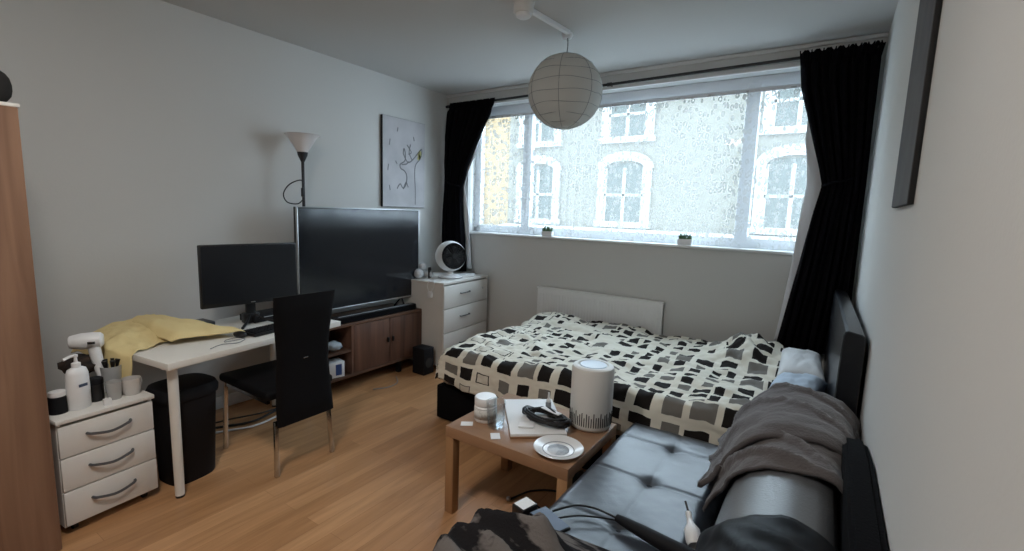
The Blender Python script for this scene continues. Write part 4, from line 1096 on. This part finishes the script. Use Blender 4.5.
o = thing('flat_carton', 'flat white carton lying on the coffee table under the black cable', 'box', (-1.18, 2.015, T0), R(-51))
obj('lid', bx((0, 0, .0125), (.42, .27, .023), .002), PAPER, o); obj('base_tray', bx((0, 0, .006), (.422, .272, .011), .001), nmat('brown_card', (.30, .17, .09), .8), o, label='brown lower edge')
CT = T0 + .025
cb = thing('cable_bundle', 'coiled bundle of black cable on the white carton', 'cable', (-1.085, 1.99, CT)); cb.scale = (1.15, 1.3, 1.25)
bm = B()
for k in range(6):
    ph_ = k * .7; ra = .10 + .008 * math.sin(k * 2.1); rb = .042 + .007 * math.cos(k * 1.7)
    tube(bm, [(ra * math.cos(t * 2 * PI / 14) + .008 * math.sin(ph_), rb * math.sin(t * 2 * PI / 14) + .01 * math.cos(ph_), .009 + k * .005 + .004 * math.sin(t * 1.3 + ph_)) for t in range(14)], .0062, 8, smooth=False, closed=True)
tube(bm, [(-.10, .0, .02), (-.02, .02, .045), (.05, -.01, .045), (.11, -.02, .012)], .007)
box(bm, (-.1, .01, .018), (.05, .04, .03), .008)
obj('coil', bm, BLACKPL, cb)
bm = B(); box(bm, (0, 0, 0), (.10, .022, .004), .001, rz=R(-12)); bmesh.ops.translate(bm, verts=bm.verts, vec=(.02, .0, .05)); obj('white_tie', bm, PAPER, cb, label='white strip across the coil')
o = obj('crumpled_leaflet', bx((0, 0, .006), (.075, .06, .01), .002), PAPER, loc=(-1.14, 1.885, CT), rz=R(30)); tag(o, 'small folded leaflet in front of the black cable bundle', 'leaflet')
ns = thing('nasal_spray', 'small dropper bottle with white nozzle standing behind the cable bundle', 'bottle', (-1.15, 2.12, CT))
bm = B(); lathe(bm, [(0, 0), (.014, 0), (.015, .004), (.015, .04), (.01, .046), (0, .046)], 20); obj('body', bm, GREYPL, ns)
bm = B(); lathe(bm, [(0, .045), (.013, .045), (.013, .055), (.006, .062), (.0045, .095), (0, .097)], 20); obj('nozzle', bm, WHITEPL, ns)
pt = thing('plate', 'white patterned plate at the front of the coffee table', 'plate', (-.918, 1.805, T0), R(10)); pt.scale = (1.1, 1.1, 1.1)
bm = B(); lathe(bm, [(0, .002), (.055, .002), (.06, .0), (.064, .003), (.098, .016), (.103, .019), (.101, .021), (.066, .008), (.058, .006), (0, .006)], 48); obj('dish', bm, CERAMIC, pt, smooth=50)
bm = B(); lathe(bm, [(.062, .0075), (.066, .0085)], 48); obj('rim_line', bm, nmat('grey_glaze', (.22, .24, .27), .3), pt, solid=.0006, label='grey ring round the well')
PLATP = nmat('speckled_blue_glaze', (.66, .73, .80), .3, scale=70, color2=(.48, .56, .66), lo=.5, hi=.62)
bm = B(); lathe(bm, [(0, .0066), (.045, .0066)], 40); obj('printed_centre', bm, PLATP, pt, solid=.0005, label='blue speckled print in the well')
ap = thing('air_purifier', 'white cylindrical air purifier standing at the far right of the coffee table', 'air purifier', (-.918, 2.145, T0))
RA = .105
bm = B(); lathe(bm, [(0, 0), (RA - .012, 0), (RA - .003, .008), (RA, .02), (RA, .30), (RA - .004, .312), (RA - .014, .318), (RA - .03, .318), (RA - .034, .312), (0, .312)], 56); obj('body', bm, CREAMPL, ap)
bm = B()
for k in range(56):
    a = 2 * PI * k / 56; hh = .045 + .028 * (.5 + .5 * math.sin(k * 2.3)) 
    M = Matrix.Rotation(a, 4, 'Z')
    vs = box(bm, (0, 0, 0), (.004, .0045, hh), .001, seg=1)
    bmesh.ops.transform(bm, matrix=M @ Matrix.Translation((RA, 0, .028 + hh / 2)), verts=vs)
obj('intake_slots', bm, BLACKMAT, ap, label='dark upright intake slots')
bm = B(); lathe(bm, [(0, .312), (.066, .312), (.068, .316), (.064, .319), (0, .320)], 40); obj('control_disc', bm, nmat('pale_blue_disc', (.50, .58, .68), .3), ap, label='pale blue control disc')
# items under and around the table
bm = B(); tube(bm, [(-1.27, 1.97, .006), (-1.22, 2.10, .006), (-1.10, 2.18, .006), (-1.02, 2.10, .006), (-1.08, 2.0, .006), (-1.2, 2.02, .007)], .005); 
o = obj('floor_lead', bm, BLACKPL); tag(o, 'thin black lead looped on the floor under the coffee table', 'cable')
bm = B(); bmesh.ops.create_icosphere(bm, subdivisions=2, radius=.013); o2 = obj('lead_plug', bm, SILVER, o, smooth=True); o2.location = (-1.275, 1.955, .013)
bmb = B(); bmesh.ops.create_icosphere(bmb, subdivisions=4, radius=1)
for v in bmb.verts:
    n_ = 1 + .16 * fbm(v.co.x * 2.4, v.co.y * 2.4, v.co.z * 2.4 + 2); v.co = Vector((v.co.x * .055 * n_, v.co.y * .16 * n_, max(v.co.z, -.9) * .15 * n_))
o = thing('carrier_bag', 'black carrier bag with white marks stuffed between coffee table and sofa', 'bag', (-.875, 1.93, .15))
obj('sack', bmb, nmat('black_bag_film', (.01, .01, .012), .35), o, smooth=True)
bm = B(); box(bm, (.054, -.05, .06), (.01, .04, .018), .004); box(bm, (.055, .03, .04), (.01, .025, .03), .004); obj('white_mark', bm, PAPER, o, label='white marks')

# ------------------------------------------------------------------ the street outside
YF = 13.0
fac = thing('terrace_house', 'yellow brick terrace across the street with white arched window surrounds', 'building', (-9.2, YF, -4))
def Lf(x, y, z): return (x + 9.2, y - YF, z + 4)
obj('wall', bx(Lf(-13.0, YF + .15, .7), (8.2, .3, 9.4)), BRICKY, fac)
fac2 = thing('grey_terrace_house', 'grey brick building across the street seen through the right of the window', 'building', (-1.0, YF, -4))
def Lg(x, y, z): return (x + 1.0, y - YF, z + 4)
obj('wall', bx(Lg(-1.4, YF + .15, .7), (15.0, .3, 9.4)), BRICKG, fac2)
def fwin(x, z, w, h, parent, Lx, arch=True):
    bm = B()
    y = YF - .04
    box(bm, Lx(x, y, z - h / 2 - .08), (w + .5, .12, .16)); box(bm, Lx(x - w / 2 - .1, y, z), (.2, .09, h)); box(bm, Lx(x + w / 2 + .1, y, z), (.2, .09, h))
    if arch:
        cx_, _, cz_ = Lx(x, y, z + h / 2 - .02); ri, ro = w / 2, w / 2 + .24
        inner = [(cx_ + ri * math.cos(PI * k / 16), cz_ + .22 * math.sin(PI * k / 16)) for k in range(17)]
        outer = [(cx_ + ro * math.cos(PI * k / 16), cz_ + .46 * math.sin(PI * k / 16)) for k in range(17)]
        for k in range(16): prism(bm, [inner[k], outer[k], outer[k + 1], inner[k + 1]], 'y', _ - .06, _ + .06)
    else: box(bm, Lx(x, y, z + h / 2 + .12), (w + .5, .12, .26))
    s = obj('window', bm, STONE, parent)
    bm = B(); box(bm, Lx(x, y + .02, z), (.09, .05, h)); box(bm, Lx(x, y + .02, z), (w, .05, .07))
    for s_ in (-1, 1): box(bm, Lx(x + s_ * (w / 2 - .03), y + .02, z), (.06, .05, h))
    obj('sash', bm, STONE, s)
    obj('pane', bx(Lx(x, y + .03, z), (w, .02, h + .25)), DARKGLASS, s)
for x in (-13.0, -10.6): 
    fwin(x, 2.1, 1.0, 1.5, fac, Lf)
    fwin(x, 4.6, 1.0, 1.2, fac, Lf, False)
for x in (-7.75, -4.95, -.85, 1.9):
    fwin(x, 2.1, 1.15, 1.5, fac2, Lg); fwin(x, 4.3, 1.1, 1.2, fac2, Lg, False)
bm = B(); box(bm, Lf(-13.0, YF - .12, .75), (8.2, .3, .35)); box(bm, Lf(-13.0, YF - .16, 1.02), (8.2, .4, .1)); obj('cornice', bm, STONE, fac)
bm = B(); box(bm, Lg(-1.4, YF - .12, .85), (15.0, .3, .35)); box(bm, Lg(-1.4, YF - .16, 1.1), (15.0, .4, .1)); obj('cornice', bm, STONE, fac2)
o = struct('road', bx((-4, 10.5, -4.05), (34, 12, .1)), nmat('road_asphalt', (.18, .18, .18), .9), 'grey street far below the window')

# ------------------------------------------------------------------ added fill light on the ceiling, out of view, to brighten the room
cl = thing('fill_light', 'added round white fill light above the camera, outside the picture', 'fill light', (-1.35, .25, H))
bm = B(); lathe(bm, [(0, 0), (.2, 0), (.2, -.03), (.19, -.035), (0, -.035)], 40); obj('rim', bm, WHITEPL, cl)
bm = B(); lathe(bm, [(0, -.034), (.18, -.034), (.17, -.06), (.1, -.08), (0, -.085)], 40)
FILL_EMIT = 34.
obj('diffuser', bm, nmat('fill_diffuser', (.9, .9, .88), .5, emit=FILL_EMIT, ecol=(1, .95, .89)), cl, label='glowing diffuser')

# ------------------------------------------------------------------ light
W = bpy.data.worlds.new('overcast_sky'); S.world = W; W.use_nodes = True
bgn = W.node_tree.nodes['Background']; bgn.inputs[0].default_value = (.70, .85, 1.0, 1); bgn.inputs[1].default_value = 5.6
lt = bpy.data.lights.new('window_portal', 'AREA'); lt.shape = 'RECTANGLE'; lt.size = WX1 - WX0; lt.size_y = WZ1 - WZ0
lt.cycles.is_portal = True
lo = bpy.data.objects.new('window_portal', lt); COL.objects.link(lo); lo.location = (wc, D + .3, (WZ0 + WZ1) / 2); lo.rotation_euler = (R(-90), 0, 0)

# ------------------------------------------------------------------ camera
cam = bpy.data.cameras.new('camera'); co = bpy.data.objects.new('camera', cam); COL.objects.link(co); S.camera = co
cam.sensor_fit = 'HORIZONTAL'; cam.sensor_width = 36; cam.lens = 473.6 * 36 / 1024; cam.clip_start = .02; cam.clip_end = 200
r0 = (.82991102, .10090542, -.54869463); r1 = (.55692798, -.09193829, .82545659); r2 = (.032847, -.99063891, -.13249766)
m3 = Matrix(((r0[0], -r0[1], -r0[2]), (r1[0], -r1[1], -r1[2]), (r2[0], -r2[1], -r2[2])))
co.matrix_world = Matrix.Translation((0, 0, 1.52)) @ m3.to_4x4()

S.view_settings.view_transform = 'Standard'; S.view_settings.look = 'None'; S.view_settings.gamma = 1; S.view_settings.use_curve_mapping = False
S.view_settings.exposure = 1.58
S.cycles.use_denoising = True
S.cycles.max_bounces = 10; S.cycles.diffuse_bounces = 6; S.cycles.transparent_max_bounces = 16
S.cycles.caustics_reflective = False; S.cycles.caustics_refractive = False
S.cycles.sample_clamp_indirect = 6
